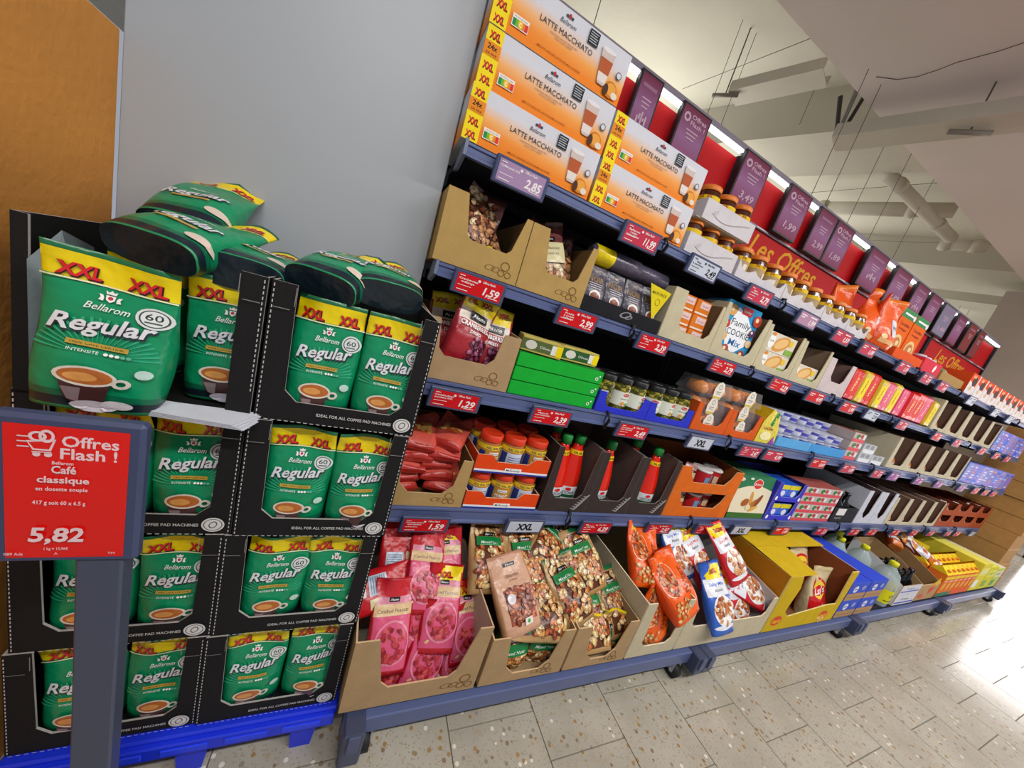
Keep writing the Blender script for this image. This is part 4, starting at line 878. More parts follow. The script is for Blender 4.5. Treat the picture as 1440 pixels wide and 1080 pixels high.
for c_ in (0, 1):
    for t_ in range(4):
        x0 = CX[c_][t_]; y0 = .682 + random.uniform(-.003, .003); z0 = TZ[t_]
        put(CTT if (t_ == 3 and c_ == 0) else CT, (x0, y0, z0), 'black coffee display tray, %s tier, %s column' % (TN[t_], CNN[c_]), 'black coffee trays')
        for b in (0, 1):
            kit = CB[(c_ * 3 + t_ * 2 + b * 1) % 4]; x = x0 + (.0895 if b == 0 else .2090)
            yb = y0 + .0475; ln, rl = random.uniform(1, 4), random.uniform(-1.5, 1.5)
            if t_ == 3 and c_ == 0 and b == 0:      # pushed forward, leaning out of the torn tray
                put(kit, T(x0 + .104, y0 - .022, z0 + .003) @ euler(5, 4, 6) @ Matrix.Diagonal((1.22, 1.0, 1.06, 1)), 'green coffee bag leaning forward out of the torn top left tray'); continue
            put(kit, T(x + (.022 if (t_ == 3 and c_ == 0) else 0), yb + (.02 if t_ == 3 and c_ == 0 else 0), z0 + .006) @ euler(ln, rl, random.uniform(-3, 3)) @ (Matrix.Diagonal((1.15, 1, 1.04, 1)) if (t_ == 3 and c_ == 0) else Matrix.Diagonal((1.06, 1, 1.09, 1))), 'green coffee bag, %s tier, %s column, %s of its pair' % (TN[t_], CNN[c_], ('left', 'right')[b]), 'green coffee bags')
        # second row of bags behind
        for b in (0, 1):
            kit = CB[(c_ + t_ + b + 2) % 4]; x = x0 + (.0745 if b == 0 else .2065)
            if t_ == 3: put(kit, T(x, y0 + .16, z0 + .006) @ euler(2, random.uniform(-2, 2), 0), 'green coffee bag behind the %s bag of the top %s tray' % (('left', 'right')[b], CNN[c_]), 'green coffee bags')
# torn white lip of the top left tray
a = MB()
for k in range(4): a.prism([(0.01 + .006 * k, .004), (.06, .0 + .002 * k), (.10, .012), (.13 + .004 * k, .006), (.25 - .006 * k, .002), (.262, .036 + .006 * k), (.15, .045), (.05, .042), (.0, .04)], .0 + k * .0022, .0014 + k * .0022, 'z', hx('c9ccd6'))
o = link('torn_sheets', a.mesh('torn_sheets', 'card')); o.matrix_world = T(-.40, .634, .893) @ euler(-6, 3, 0) ; tag(o, 'crumpled white torn cardboard lip under the top left coffee bags', 'cardboard')
# bags lying on top, bottoms to the front
for k, (u, v, y, ln, ro, ya, lb) in enumerate(((210, 352, .70, 70, 4, -12, 'coffee bag lying on top at far left, dark base tilted towards the viewer'), (255, 322, .86, 58, -6, -10, 'coffee bag lying behind the dark tilted one, printed front upwards'), (335, 385, .725, 80, 0, 2, 'coffee bag lying flat on top in the middle, dark base forward'), (450, 402, .72, 70, 8, -12, 'coffee bag lying on top of the right column, left one, sloping right'), (548, 418, .725, 74, -3, 4, 'coffee bag lying on top of the right column, nearest the shelf'))):
    p = at(u, v, y); put(CBL[k % 2], T(p.x, p.y, p.z) @ euler(ln, ro, ya), 'green ' + lb)
# ---------------- price sign on a post
SY = .548
xa, xb = at(-22, 600, SY).x, at(205, 600, SY).x; za, zb = at(205, 600, SY).z, at(165, 790, SY).z; SW, SH = xb - xa, za - zb
sg = empty('price_sign', ((xa + xb) / 2, SY, 0)); tag(sg, 'red price sign reading 5,82 on a dark blue-grey post', 'price sign')
FRM = hx('3d4768')
a = MB(); a.box(-SW / 2, SW / 2, 0, .02, zb, za, FRM, 0, .005); link('frame', a.mesh('frame', 'paint'), sg)
A = Art(); m_ = .014; x0, x1, z0, z1 = -SW / 2 + m_, SW / 2 - m_, zb + .010, za - .012; wW, hH = x1 - x0, z1 - z0
LW = hx('eecfd4')
A.rect(x0, x1, z0, z1, hx('e01410'))
def fx(q): return x0 + wW * q
def fz(q): return z1 - hH * q
A.text('Offres', fx(.675), fz(.095), .0155, LW, wW * .47, 0, .02).text('Flash !', fx(.665), fz(.185), .0155, LW, wW * .47, 0, .02)
A.poly([(fx(.17), fz(.11)), (fx(.40), fz(.09)), (fx(.36), fz(.175)), (fx(.22), fz(.175))], LW).poly([(fx(.19), fz(.12)), (fx(.375), fz(.105)), (fx(.345), fz(.163)), (fx(.23), fz(.163))], hx('e01410')).disc(fx(.25), fz(.20), .0036, .0036, LW, 12, 1).disc(fx(.34), fz(.20), .0036, .0036, LW, 12, 1).disc(fx(.26), fz(.075), .008, .007, LW, 14, 1, 0, .6).disc(fx(.33), fz(.07), .007, .009, LW, 14, 1, 0, .6)
for k in range(3): A.rect(fx(.11), fx(.20), fz(.075 + .035 * k), fz(.083 + .035 * k) , LW)
A.rect(fx(.22), fx(.37), fz(.185), fz(.178), LW)
A.text('Bellarom', fx(.46), fz(.252), .0048, LW, wW * .17, 0, .015).text('Café', fx(.47), fz(.30), .011, LW, wW * .20, 0, .025).text('classique', fx(.47), fz(.375), .0095, LW, wW * .42, 0, .025).text('en dosette souple', fx(.46), fz(.445), .0055, LW, wW * .42, 0, .02).text('417 g soit 60 x 6.5 g', fx(.44), fz(.55), .0058, LW, wW * .43, 0, .02)
A.text('5,82', fx(.42), fz(.80), .022, LW, wW * .46, .12, .03).text('1 kg = 13,96€', fx(.42), fz(.915), .0042, LW, wW * .20, 0, .015).text('A', fx(.42), fz(.955), .004, LW).text('TM', fx(.90), fz(.955), .004, LW).text('089 Ads', fx(.08), fz(.955), .0042, LW, wW * .15, 0, .01)
p = MB(); A.emit(p, None, 0, eps=.0005, step=.00015); link('display', p.mesh('display', 'gloss'), sg)
pxa, pxb = xat(100, SY + .004, .5), xat(163, SY + .004, .5); cx = sg.location.x
a = MB(); a.box(pxa - cx, pxb - cx, .004, .034, .012, zb + .03, hx('454c60'), 0, .003); link('post', a.mesh('post', 'paint'), sg)
a = MB(); a.box(pxa - cx - .05, pxb - cx + .05, -.05, .09, 0, .012, hx('30343f'), 0, .003); link('foot_plate', a.mesh('foot_plate', 'paint'), sg)
# ================================================================== bottom trolley shelf: cartons of loose bags
BZ = .1405
def yslope(v, tab=((930, .722), (886, .752), (850, .79), (800, .86), (760, .92))):
    if v >= tab[0][0]: return tab[0][1]
    for (va, ya), (vb, yb) in zip(tab, tab[1:]):
        if v >= vb: return ya + (va - v) / (va - vb) * (yb - ya)
    return tab[-1][1]
def pile(kit, u, v, ln, ro, ya, label, group, y=None, h_=.21, lay=0):
    y = (yslope(v) if y is None else y) - .012 * lay; p = at(u, v, y); m_ = euler(ln, ro, ya); off = (m_ @ Vector((0, 0, h_ / 2))); q = p - off
    return put(kit, T(q.x, q.y, q.z) @ m_, label, group)
def ctray(x0, x1, d_, hf, hb, lip, nl, nr, col, label, y=.645, name='display_carton', art=None, **kw):
    k = tray_kit(name, 'carton', x1 - x0, d_, hf, hb, lip, nl, nr, col, art=art, **kw); return put(k, (x0, y, BZ), label)
KT = hx('b0926a')
A = nutmarks(Art(), .30, .035, 1.5)
ctray(.117, .472, .60, .225, .20, .062, .055, .040, KT, 'tan carton of pink candied peanut bags beside the coffee display', art=A, slant=.03, inner=hx('c4b8a6'), cham=.02)
for kt, u, v, ln, ro, ya, ly, lb in (
    (RBK[0], 560, 780, 40, 4, 4, 0, 'red back of a candied peanut bag at the upper left of its carton'), (CAND[0], 626, 792, 38, -4, 0, 0, 'candied peanut bag with yellow top at the upper right of its carton'),
    (CAND[1], 590, 850, 40, 2, 2, .3, 'pink candied peanut bag in the middle column, half hidden'), (CAND[0], 655, 872, 34, 4, 8, .2, 'tall candied peanut bag standing against the right side of its carton'),
    (CAND[2], 597, 802, 44, 10, 6, 1.6, 'pink candied peanut bag tucked at the top middle of its carton'), (RBK[1], 540, 826, 48, 76, 0, 1.3, 'red bag back lying sideways with a white label'),
    (CAND[1], 620, 852, 42, 3, -4, 1.7, 'pink candied peanut bag overlapping the middle of the pile'), (CAND[2], 643, 906, 28, -6, 0, .5, 'candied peanut bag low at the front right corner'),
    (CAND[1], 553, 910, 28, 2, 0, .0, 'candied peanut bag lowest at the front left, mostly covered'), (CAND[1], 603, 904, 28, 16, 4, 1.5, 'rounded candied peanut bag tilted at the front centre'),
    (CAND[2], 549, 878, 34, 3, 4, 2.0, 'large pink candied peanut bag at the front left')):
    pile(kt, u, v, ln, ro, ya, lb, None, lay=ly, h_=.225)
for q, (xa, xb) in enumerate(((.486, .772), (.782, 1.044))):
    A = nutmarks(Art(), (xb - xa) - .075, .028, 1.2)
    ctray(xa, xb, .58, .175, .19, .030, .055, .040, KT, ('tan carton of mixed nut bags with an almond bag on top', 'tan carton of mixed nut bags beside the orange bags')[q], art=A, slant=.02, cham=.03)
for kt, u, v, ln, ro, ya, ly, lb in (
    (MIXB[0], 686, 780, 46, 6, 6, .3, 'mixed nut bag at the back left of the almond carton'), (MIXB[1], 738, 786, 46, -6, -4, .3, 'mixed nut bag at the back right of the almond carton'),
    (MIXB[2], 757, 830, 46, -6, -4, .4, 'mixed nut bag half hidden behind the almond bag'), (MIXB[0], 752, 866, 58, -82, 0, 2.2, 'mixed nut bag lying sideways in front of the almond bag'), (ALM, 722, 832, 48, -10, 4, 2.4, 'pinkish tan almond bag lying on top of mixed nut bags'),
    (MIXB[2], 770, 764, 55, 40, 0, .6, 'mixed nut bag tilted sideways at the back of the second nut carton'), (MIXB[1], 818, 786, 46, -16, 0, 1.6, 'mixed nut bag with large green label at the back right'),
    (MIXB[0], 797, 826, 46, -16, 4, 2.2, 'mixed nut bag in the middle of the second nut carton, label upwards'), (MIXB[2], 862, 842, 46, -14, -4, .6, 'mixed nut bag along the right side of the second nut carton'), (MIXB[1], 828, 862, 48, -2, 0, 1.0, 'mixed nut bag low in the middle of the second nut carton')):
    pile(kt, u, v, ln, ro, ya, lb, None, y=yslope(v, ((872, .742), (830, .785), (786, .86), (760, .91))), h_=.225, lay=ly)
for k, (x, y, ro) in enumerate(((.600, .700, -2), (.708, .705, 5), (.872, .700, 0), (.982, .702, 5))): put(SMX[k % 2], T(x, y, BZ + .004) @ euler(5, ro, -4), ('small standing mixed nut bag, left of the pair under the almond bag', 'small standing mixed nut bag, right of the pair under the almond bag', 'small standing mixed nut bag, left behind the second carton front', 'small standing mixed nut bag, right behind the second carton front')[k])
ctray(1.052, 1.296, .56, .245, .26, .045, .045, .030, hx('c6bb9e'), 'cream carton of orange snack bags with a tall left side', slant=.01, inner=hx('b3a788'), cham=.02)
def loose(kit, x, y, z, ln, ro, ya, h_, label):
    m_ = euler(ln, ro, ya); q = Vector((x, y, z)) - m_ @ Vector((0, 0, h_ / 2)); return put(kit, T(q.x, q.y, q.z) @ m_, label)
loose(ORB[0], 1.17, .828, .430, 45, 8, 0, .24, 'orange snack bag at the back of the cream carton')
loose(ORB[0], 1.19, .706, .268, 10, 4, 0, .24, 'orange snack bag lowest at the carton front')
loose(ORB[1], 1.245, .722, .385, 46, -20, 0, .24, 'orange snack bag with nut window bulging over the right side')
ctray(1.304, 1.872, .56, .20, .26, .105, .030, .030, hx('c9bda0'), 'wide cream carton of blue and red snack mix bags', slant=.01, inner=hx('b8b0b0'), cham=.02)
for kt, x, y, z, ln, ro, lb in ((PBL[0], 1.41, .875, .42, 42, -10, 'blue snack mix bag at the back left of the wide carton'), (PRD[0], 1.52, .848, .405, 42, -18, 'red snack mix bag wedged beside the blue one at the back'), (PRD[1], 1.655, .808, .452, 42, -16, 'large red and white snack mix bag with yellow top at the back'),
    (PRD[0], 1.775, .742, .320, 44, -62, 'red snack mix bag lying across the right side'), (PRD[1], 1.625, .722, .275, 22, 6, 'red snack mix bag standing beside the front blue bag'), (PRD[0], 1.745, .728, .275, 18, -14, 'red snack mix bag low in the right corner'), (PBL[1], 1.492, .688, .338, 36, -5, 'blue snack mix bag hanging over the carton front')):
    loose(kt, x, y, z, ln, ro, 0, .26, lb)
# yellow crisps carton
YC = hx('cfae08'); wx = 2.52 - 1.885; hh = zat(812, 1.90, .645) - BZ
A = Art().disc(wx * .80, .045, .04, .028, hx('d8402a'), 18, 1).text("Lay's", wx * .80, .045, .022, YEL, .06, .2, .02); A2 = Art().disc(.075, .06, .04, .028, hx('d8402a'), 18, 1).text("Lay's", .075, .06, .022, YEL, .06, .2, .02)
fm = MB(); fm.prism([(0, 0), (wx, 0), (wx, hh), (wx - .07, hh), (wx - .05, hh * .35), (wx - .14, .11), (.16, .075), (.11, .11), (.13, hh * .78), (.10, hh), (0, hh)], 0, .005, 'y', YC, hx('e8d890'), hx('8a4a26'))
r = empty('crisps_carton', (1.885, .645, BZ)); tag(r, 'large bright yellow carton of crisps with a cut-out front', 'carton')
fp = link('front_panel', fm.mesh('front_panel', 'card'), r); 
for q in (A, A2): am = MB(); q.emit(am); link('printed_logo', am.mesh('printed_logo', 'print'), fp)
for x in (0, wx - .005):
    s_ = MB(); s_.prism([(.005, 0), (.50, 0), (.50, hh + .01), (.005, hh)], x, x + .005, 'x', hx('b87a10') if x == 0 else hx('8a4a26'), hx('e8d890'), hx('8a4a26') if x == 0 else YC); link('side_panel', s_.mesh('side_panel', 'card'), r)
s_ = MB(); s_.box(.0, wx, .17, .50, hh + .010, hh + .015, YC); s_.add([(.0, .0, hh + .002), (.22, .0, hh + .002), (.26, .17, hh + .012), (0, .17, hh + .012)], [(0, 1, 2, 3)], YC)
tp = link('top_flap', s_.mesh('top_flap', 'card'), r); A = Art(); am = MB(); am.add([(.20, .36, hh + .0156), (.34, .36, hh + .0156), (.34, .48, hh + .0156), (.20, .48, hh + .0156)], [(0, 1, 2, 3)], hx('d8582a')); link('printed_marks', am.mesh('printed_marks', 'print'), tp)
s_ = MB(); s_.box(.005, wx - .005, .495, .50, 0, hh, hx('7a4426')); link('back_panel', s_.mesh('back_panel', 'card'), r)
s_ = MB(); s_.box(.005, wx - .005, .005, .495, 0, .004, hx('8a5a36')); link('base', s_.mesh('base', 'card'), r)
pile(CHI[0], 1141, 838, 8, -4, 0, 'red and cream crisps bag at the front left of the yellow carton', None, y=.71, h_=.27)
loose(CHI[1], 2.36, .82, .315, 10, 6, 0, .30, 'red and cream crisps bag standing behind in the yellow carton')
# blue boxes
A = Art(); A.rect(0, .21, 0, .045, hx('b08a62')).disc(.07, .072, .026, .022, hx('d8dcf0'), 16, 1).disc(.155, .078, .02, .016, hx('8a9ad8'), 14, 1).rect(.05, .09, .068, .074, hx('3a4aa8')).rect(.02, .19, .018, .021, hx('8a6a48'))
BLU = box_kit('blue_box', 'box', .21, .20, .115, hx('3f58c8'), A, top=hx('2a48d0'))
n = 0
for yy in (.648, .852, 1.056):
    for zz in (0, 1):
        for xx in (0, 1):
            n += 1; put(BLU, (2.545 + xx * .222, yy, BZ + zz * .1165), 'blue box in kraft tray, %s %s, %s row from the aisle' % (('lower', 'upper')[zz], ('left', 'right')[xx], ('front', 'middle', 'back')[int((yy - .64) / .2)]), 'blue boxes beside the crisps carton')
for k, (x, y) in enumerate(((3.195, .715), (3.195, .855), (3.195, .995), (3.055, .93), (3.055, 1.07))): put(OIL, (x, y, BZ), ('clear oil bottle with yellow cap and label nearest the aisle', 'clear oil bottle with yellow cap behind the nearest oil bottle', 'clear oil bottle with yellow cap at the back of its row', 'clear oil bottle with yellow cap beside the blue boxes', 'clear oil bottle with yellow cap at the very back beside the blue boxes')[k], 'clear oil bottles')
# white and black bottle carton
A = Art().text('Sauvignon', .15, .125, .012, hx('2a2a3a'), .12, .2).rect(.01, .30, .10, .108, hx('3a4ac0')).rect(.01, .30, .012, .022, hx('3a4ac0')).text('Bordeaux', .15, .045, .014, hx('2a2a3a'), .11, .2).disc(.15, .08, .012, .01, hx('b8bcc8'), 10, 1)
put(tray_kit('bottle_carton', 'carton', .31, .30, .15, .27, .15, .02, .02, hx('d6d6de'), hx('a88a60'), hx('b89a70'), art=A, one=True), (3.30, .655, BZ), 'white printed carton of dark bottles standing beside the oil bottles')
bb = MB(); bb.lathe([(.036, 0), (.038, .006), (.038, .11), (.016, .15), (.014, .19), (.017, .195), (.017, .215)], 16, hx('101014')); BOT = ('dark_bottle', 'bottle', [('bottle', bb.mesh('dark_bottle', 'gloss'), None)])
for k in range(6): put(BOT, (3.30 + .06 + .095 * (k % 3), .715 + .09 * (k // 3), BZ + .004), 'dark bottle in the white carton, %s row, %s' % (('front', 'back')[k // 3], ('left', 'middle', 'right')[k % 3]), 'dark bottles in the white carton')
# kraft carton of bread bags
A = Art().rect(.20, .30, .10, .16, hx('e0b41c'), 1, 1, .5).rect(.18, .26, .06, .11, hx('d8482c'), 1, 1, .5).rect(.05, .13, .02, .05, hx('d8584a'))
put(tray_kit('bread_carton', 'carton', .34, .48, .13, .30, .13, .02, .02, hx('b89468'), hx('9a7a50'), art=A, one=True), (3.64, .66, BZ), 'kraft carton holding brown and white bread bags')
def bread(seed):
    A = Art().rect(-.055, .055, .05, .13, hx('d8dce4'), 4, 3).rect(-.03, .03, .07, .10, hx('c0522c'), 3, 2).disc(0, .16, .03, .02, hx('e09a4a'), 12, 1); return bag('bread_bag', 'bread bag', .11, .20, .07, [(0, hx('c8702c')), (.22, hx('a8401c')), (.6, hx('d88a3c')), (.85, hx('d8ccc0'))], A, seed, side=hx('8a3418'), amp=.009, boxy=.7, wave=.02)
BRD = [bread(1.1), bread(4.0)]
for k, (u, v, ln, ro) in enumerate(((1252, 752, 50, 30), (1275, 762, 45, -40), (1290, 772, 50, -30), (1310, 790, 50, -35), (1268, 748, 60, 60))): pile(BRD[k % 2], u, v, ln, ro, 0, ('bread bag at the back left of its kraft carton', 'bread bag with white label in the middle of its carton', 'bread bag with orange print near the juice cartons', 'bread bag lowest on the slope towards the aisle', 'bread bag lying across the back of the pile')[k], None, y=(.97, .905, .85, .79, 1.0)[k])
# juice cartons with gable tops
def gable(c0, c1, c2):
    a = MB(); w_, d_, h_ = .092, .092, .19; a.box(0, w_, 0, d_, 0, h_, c0, 0, .002)
    a.add([(0, 0, h_), (w_, 0, h_), (w_, d_, h_), (0, d_, h_), (0, d_ / 2, h_ + .045), (w_, d_ / 2, h_ + .045), (0, d_ / 2, h_ + .065), (w_, d_ / 2, h_ + .065)], [(0, 1, 5, 4), (2, 3, 4, 5), (1, 2, 5), (3, 0, 4), (4, 5, 7, 6), (5, 4, 6, 7)], c1)
    b = MB(); b.lathe([(.014, 0), (.014, .016), (.012, .018)], 12, hx('e8821c')); b.v = [(x + w_ / 2, .018 + y * .8 - z * .3, h_ + .012 + z * .9) for x, y, z in b.v]
    A = Art().rect(.0, w_, .0, .035, c2).rect(.0, w_, .15, .175, c1).disc(w_ / 2, .09, .032, .032, hx('f0a23c'), 14, 1).text('ORANGE', w_ / 2, .135, .012, WHITE, .07, 0, .02); p = MB(); A.emit(p)
    return ('juice_carton', 'juice carton', [('carton', a.mesh('carton', 'card'), None), ('cap', b.mesh('cap', 'paint'), None), ('printed_front', p.mesh('printed_front', 'print'), None)])
GAB = gable(hx('ee7a28'), hx('f0d420'), hx('2f7a5a')); GAB2 = gable(hx('ee6a20'), hx('f0c81c'), hx('e85a20'))
for k in range(7):
    for j in range(2): put(GAB if k < 3 else GAB2, (4.02 + .098 * k, .66 + j * .10, BZ), 'orange juice carton with yellow top, %s from the left, %s row' % (ordn(k), ('front', 'back')[j]), 'orange juice cartons')
def fbox(nm, w_, d_, h_, c0, c1, txt='', c2=WHITE): return box_kit(nm, 'box', w_, d_, h_, c0, Art().rect(.006, w_ - .006, h_ * .55, h_ * .85, c1).rect(.006, w_ * .5, h_ * .12, h_ * .4, c2).text(txt or 'BIO', w_ / 2, h_ * .7, h_ * .12, c2, w_ * .6, 0, .02), top=c1)
tall = fbox('orange_carton', .20, .30, .26, hx('e07818'), hx('e8a21c'), 'B', hx('5a3a18')); put(tall, (4.05, .90, BZ), 'tall orange carton behind the juice cartons')
put(fbox('yellow_carton', .16, .26, .24, hx('e8cc14'), hx('d8b80c'), 'B', hx('8a3a14')), (4.27, .88, BZ), 'yellow carton with a dark letter behind the juice cartons')
YB = [fbox('yellow_juice_box', .22, .56, .26, hx('e6d63a'), hx('eadf5a'), 'SAFT'), fbox('yellow_juice_box', .22, .56, .22, hx('ded62a'), hx('e6e24a'), 'SAFT', hx('7aa83a')), fbox('yellow_juice_box', .20, .50, .20, hx('c8d860'), hx('e8e0c0'), 'MOST', hx('5a8a2a'))]
for k, x in enumerate((4.73, 4.965, 5.20)): put(YB[k], (x, .66, BZ), ('pale yellow juice box beside the orange cartons', 'bright yellow juice box in the middle of three', 'green and yellow juice box at the trolley end')[k], 'yellow juice boxes at the trolley end')
# cardboard stack at the end of the shelves
CB_ = MB(); CB_.box(0, .35, 0, .40, 0, .305, hx('b88a50'), 0, .003); CB_.box(-.001, .0, .0, .4, .150, .156, hx('8a6030')); CB_.box(.0, .35, -.001, 0, .146, .160, hx('c8a06a'))
STK = ('cardboard_box', 'box', [('box', CB_.mesh('cardboard_box', 'card'), None)])
for k in range(5): put(STK, (5.60 + (.012, 0, .02, .005, .015)[k], .72 + (.0, .01, .0, .012, .004)[k], .002 + .3065 * k), '%s brown cardboard box from the floor in the stack past the shelves' % ordn(k), 'stacked brown cardboard boxes at the far end')
# ================================================================== goods on the four shelves
def on(lv, u, dy=.004): return xat(u, LV[lv][0] + dy, LV[lv][1])
def Z(lv): return LV[lv][1] + .0005
Y1, Y2, Y3, Y4 = .945, .945, .906, .906
# ---------------- top shelf: latte boxes
for k in range(3): put(LATTE, (.1165 + (.0, .003, .001)[k], Y1 + (0, .004, .002)[k], Z(1) + .1195 * k), 'orange latte macchiato box, %s in the pile of three at the grey panel' % ('bottom', 'middle', 'top')[k], 'latte macchiato boxes')
for k in range(2): put(LATTE, (.498, Y1 + .004 * k, Z(1) + .1195 * k), 'orange latte macchiato box, %s in the pile of two beside the jars' % ('lower', 'upper')[k], 'latte macchiato boxes')
WH = hx('d6d0d4'); WE = hx('e4e0e0')
def swirl(w_, h_):
    A = Art(); pr_ = None
    for k in range(22):
        q = k / 21; x = w_ * (.15 + .75 * q); z = h_ * (.55 - .35 * math.sin(q * 3.6 + .4) * (1 - .3 * q))
        if pr_: A.poly([(pr_[0], pr_[1] - .0007), (x, z - .0007), (x, z + .0007), (pr_[0], pr_[1] + .0007)], hx('8a7a72'))
        pr_ = (x, z)
    return A.disc(w_ * .2, h_ * .5, .010, .004, hx('8a7a72'), 12, 1, .6, .85)
def jartray(x, w_, z, nx, nm, wav, lab, y=Y1, depth=2, h_=.062):
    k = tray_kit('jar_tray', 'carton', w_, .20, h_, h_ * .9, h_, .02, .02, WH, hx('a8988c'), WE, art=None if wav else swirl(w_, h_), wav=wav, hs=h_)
    put(k, (x, y, z), lab)
    for j in range(depth):
        for i in range(nx): put(SPREAD, T(x + w_ * (i + .5) / nx, y + .046 + j * .082, z + .004) @ Matrix.Rotation(random.uniform(-1.2, 1.2), 4, 'Z'), 'orange-lidded spread jar, %s from left, %s row, %s' % (ordn(i), ('front', 'back')[j], nm), 'spread jars in white trays')
x = .892
jartray(x, .25, Z(1), 3, 'lower tray of the stacked pair', False, 'white jar tray with wavy line, lower of the stacked pair')
sh = MB(); sh.box(0, .25, 0, .19, 0, .003, hx('b8a890')); tag(link('card_sheet', sh.mesh('card_sheet', 'card'), None, (x, Y1 + .004, Z(1) + .1098)), 'cardboard sheet between the two stacked jar trays', 'cardboard')
jartray(x + .02, .25, Z(1) + .113, 3, 'upper tray of the stacked pair', False, 'white jar tray with wavy line, upper of the stacked pair', depth=1)
for k, (xa, wd_) in enumerate(((1.160, .292), (1.456, .300), (1.760, .21), (1.974, .19))): jartray(xa, wd_, Z(1), 3 if wd_ > .25 else 2, ('first', 'second', 'third', 'fourth')[k] + ' scalloped tray', True, '%s scalloped white jar tray after the stacked pair' % ('first', 'second', 'third', 'fourth')[k], h_=.060)
# orange bags and boxes
def obag(seed): return bag('orange_chip_bag', 'snack bag', .17, .27, .10, [(0, hx('ee5a0a')), (.9, hx('f07a1c'))], Art().disc(.03, .12, .045, .045, hx('e8e4ec'), 18, 2).text('CHIPS', .03, .125, .018, hx('3a4a8a'), .06, 0, .02).rect(-.06, .06, .03, .05, hx('f2b878'), 5).disc(-.04, .06, .02, .012, hx('f4d8a0'), 10, 1), seed, side=hx('e04a06'), amp=.010, wave=.025, boxy=.6)
OC = [obag(1.2), obag(3.9)]
for k, (x, y, ln, ro) in enumerate(((2.20, 1.08, 10, -10), (2.27, 1.02, 5, 12), (2.37, .99, 4, 4))): put(OC[k % 2], T(x, y, Z(1) + .002) @ euler(ln, ro, -6), ('crumpled orange bag behind the last jars', 'crumpled orange bag in the middle of three', 'orange bag with white round label beside the orange boxes')[k])
def obox():
    w_, h_ = .155, .26; A = Art().rect(0, w_, h_ - .045, h_, hx('2a8a4a')).text('Tortellini', w_ / 2, .185, .016, hx('a01a14'), .11, 0, .02).text('formaggio', w_ / 2, .160, .010, hx('a01a14'), .09, 0, .02).disc(w_ / 2, .08, .055, .05, hx('e8c88a'), 18, 1).disc(w_ / 2, .08, .04, .034, hx('c87a3a'), 16, 1).disc(w_ / 2 + .01, .085, .018, .014, hx('f0d8a0'), 12, 1).rect(.02, .135, h_ - .03, h_ - .02, WHITE).disc(w_ - .016, h_ - .03, .014, .014, hx('e8e4ea'), 12, 1)
    return box_kit('orange_box', 'box', w_, .16, h_, hx('ee6a14'), A, top=hx('2a8a4a'))
OB = obox()
for k in range(2): put(OB, (2.50 + .168 * k, .995, Z(1)), 'orange box with green top, %s of the pair' % ('left', 'right')[k], 'orange boxes with green tops')
put(tray_kit('orange_tray', 'carton', .34, .035, .05, .05, .05, .02, .02, hx('e8581a'), one=True), (2.49, .946, Z(1)), 'low orange card tray in front of the orange boxes')
put(tray_kit('pink_tray', 'carton', .24, .20, .075, .09, .075, .02, .02, hx('e0384a'), art=Art().disc(.16, .04, .014, .022, WHITE, 14, 1, -.4), one=True), (2.85, Y1, Z(1)), 'pinkish red tray of small white tubs')
tub = jar_kit('white_tub', .032, .085, hx('c8ccd4'), hx('d0d4da'), hx('a8aab8'), .014, .2, .6)
for k in range(6): put(tub, (2.89 + .072 * (k % 3), .99 + .075 * (k // 3), Z(1) + .006), 'small white tub in the pinkish tray, %s row, %s' % (('front', 'back')[k // 3], ('left', 'middle', 'right')[k % 3]), 'white tubs in the pinkish tray')
def herb(seed): return bag('herb_bag', 'snack bag', .15, .20, .07, [(0, hx('b8b49a')), (.4, hx('c8c4b0')), (.85, hx('a8b08a'))], Art().rect(-.05, .05, .05, .09, hx('5a7a4a'), 5, 2).disc(0, .13, .03, .02, hx('e8e4d8'), 12, 1), seed, amp=.010, wave=.02)
HB = [herb(1.0), herb(2.9)]
put(tray_kit('kraft_carton', 'carton', .36, .36, .055, .15, .055, .02, .02, hx('b08a50'), one=True), (3.13, Y1, Z(1)), 'kraft carton holding pale green herb bags on the top shelf')
for k, (x, y, z, ln, ro) in enumerate(((3.22, 1.02, .05, 50, -60), (3.36, 1.02, .06, 50, -70), (3.30, 1.14, .06, 40, 20))): put(HB[k % 2], T(x, y, Z(1) + z) @ euler(ln, ro, 0), ('pale herb bag lying at the left of its kraft carton', 'pale herb bag lying at the right of its kraft carton', 'pale herb bag standing behind in its kraft carton')[k])
SN = box_kit('snack_pack', 'snack pack', .145, .30, .135, hx('e8521c'), Art().poly([(0, 0), (.145, 0), (.145, .05), (0, .085)], hx('e4dcdc')).disc(.08, .085, .035, .03, hx('3a2a2a'), 14, 1).rect(.02, .07, .105, .125, hx('f0a080')).rect(.125, .145, 0, .135, hx('e8d8d4')).disc(.06, .04, .022, .016, hx('d8b890'), 12, 1), top=hx('d84a18'))
for k in range(12): put(SN, (3.56 + .152 * k, Y1, Z(1)), 'orange and white snack pack, %s from the herb bags on the top shelf' % ordn(k), 'orange and white snack packs')
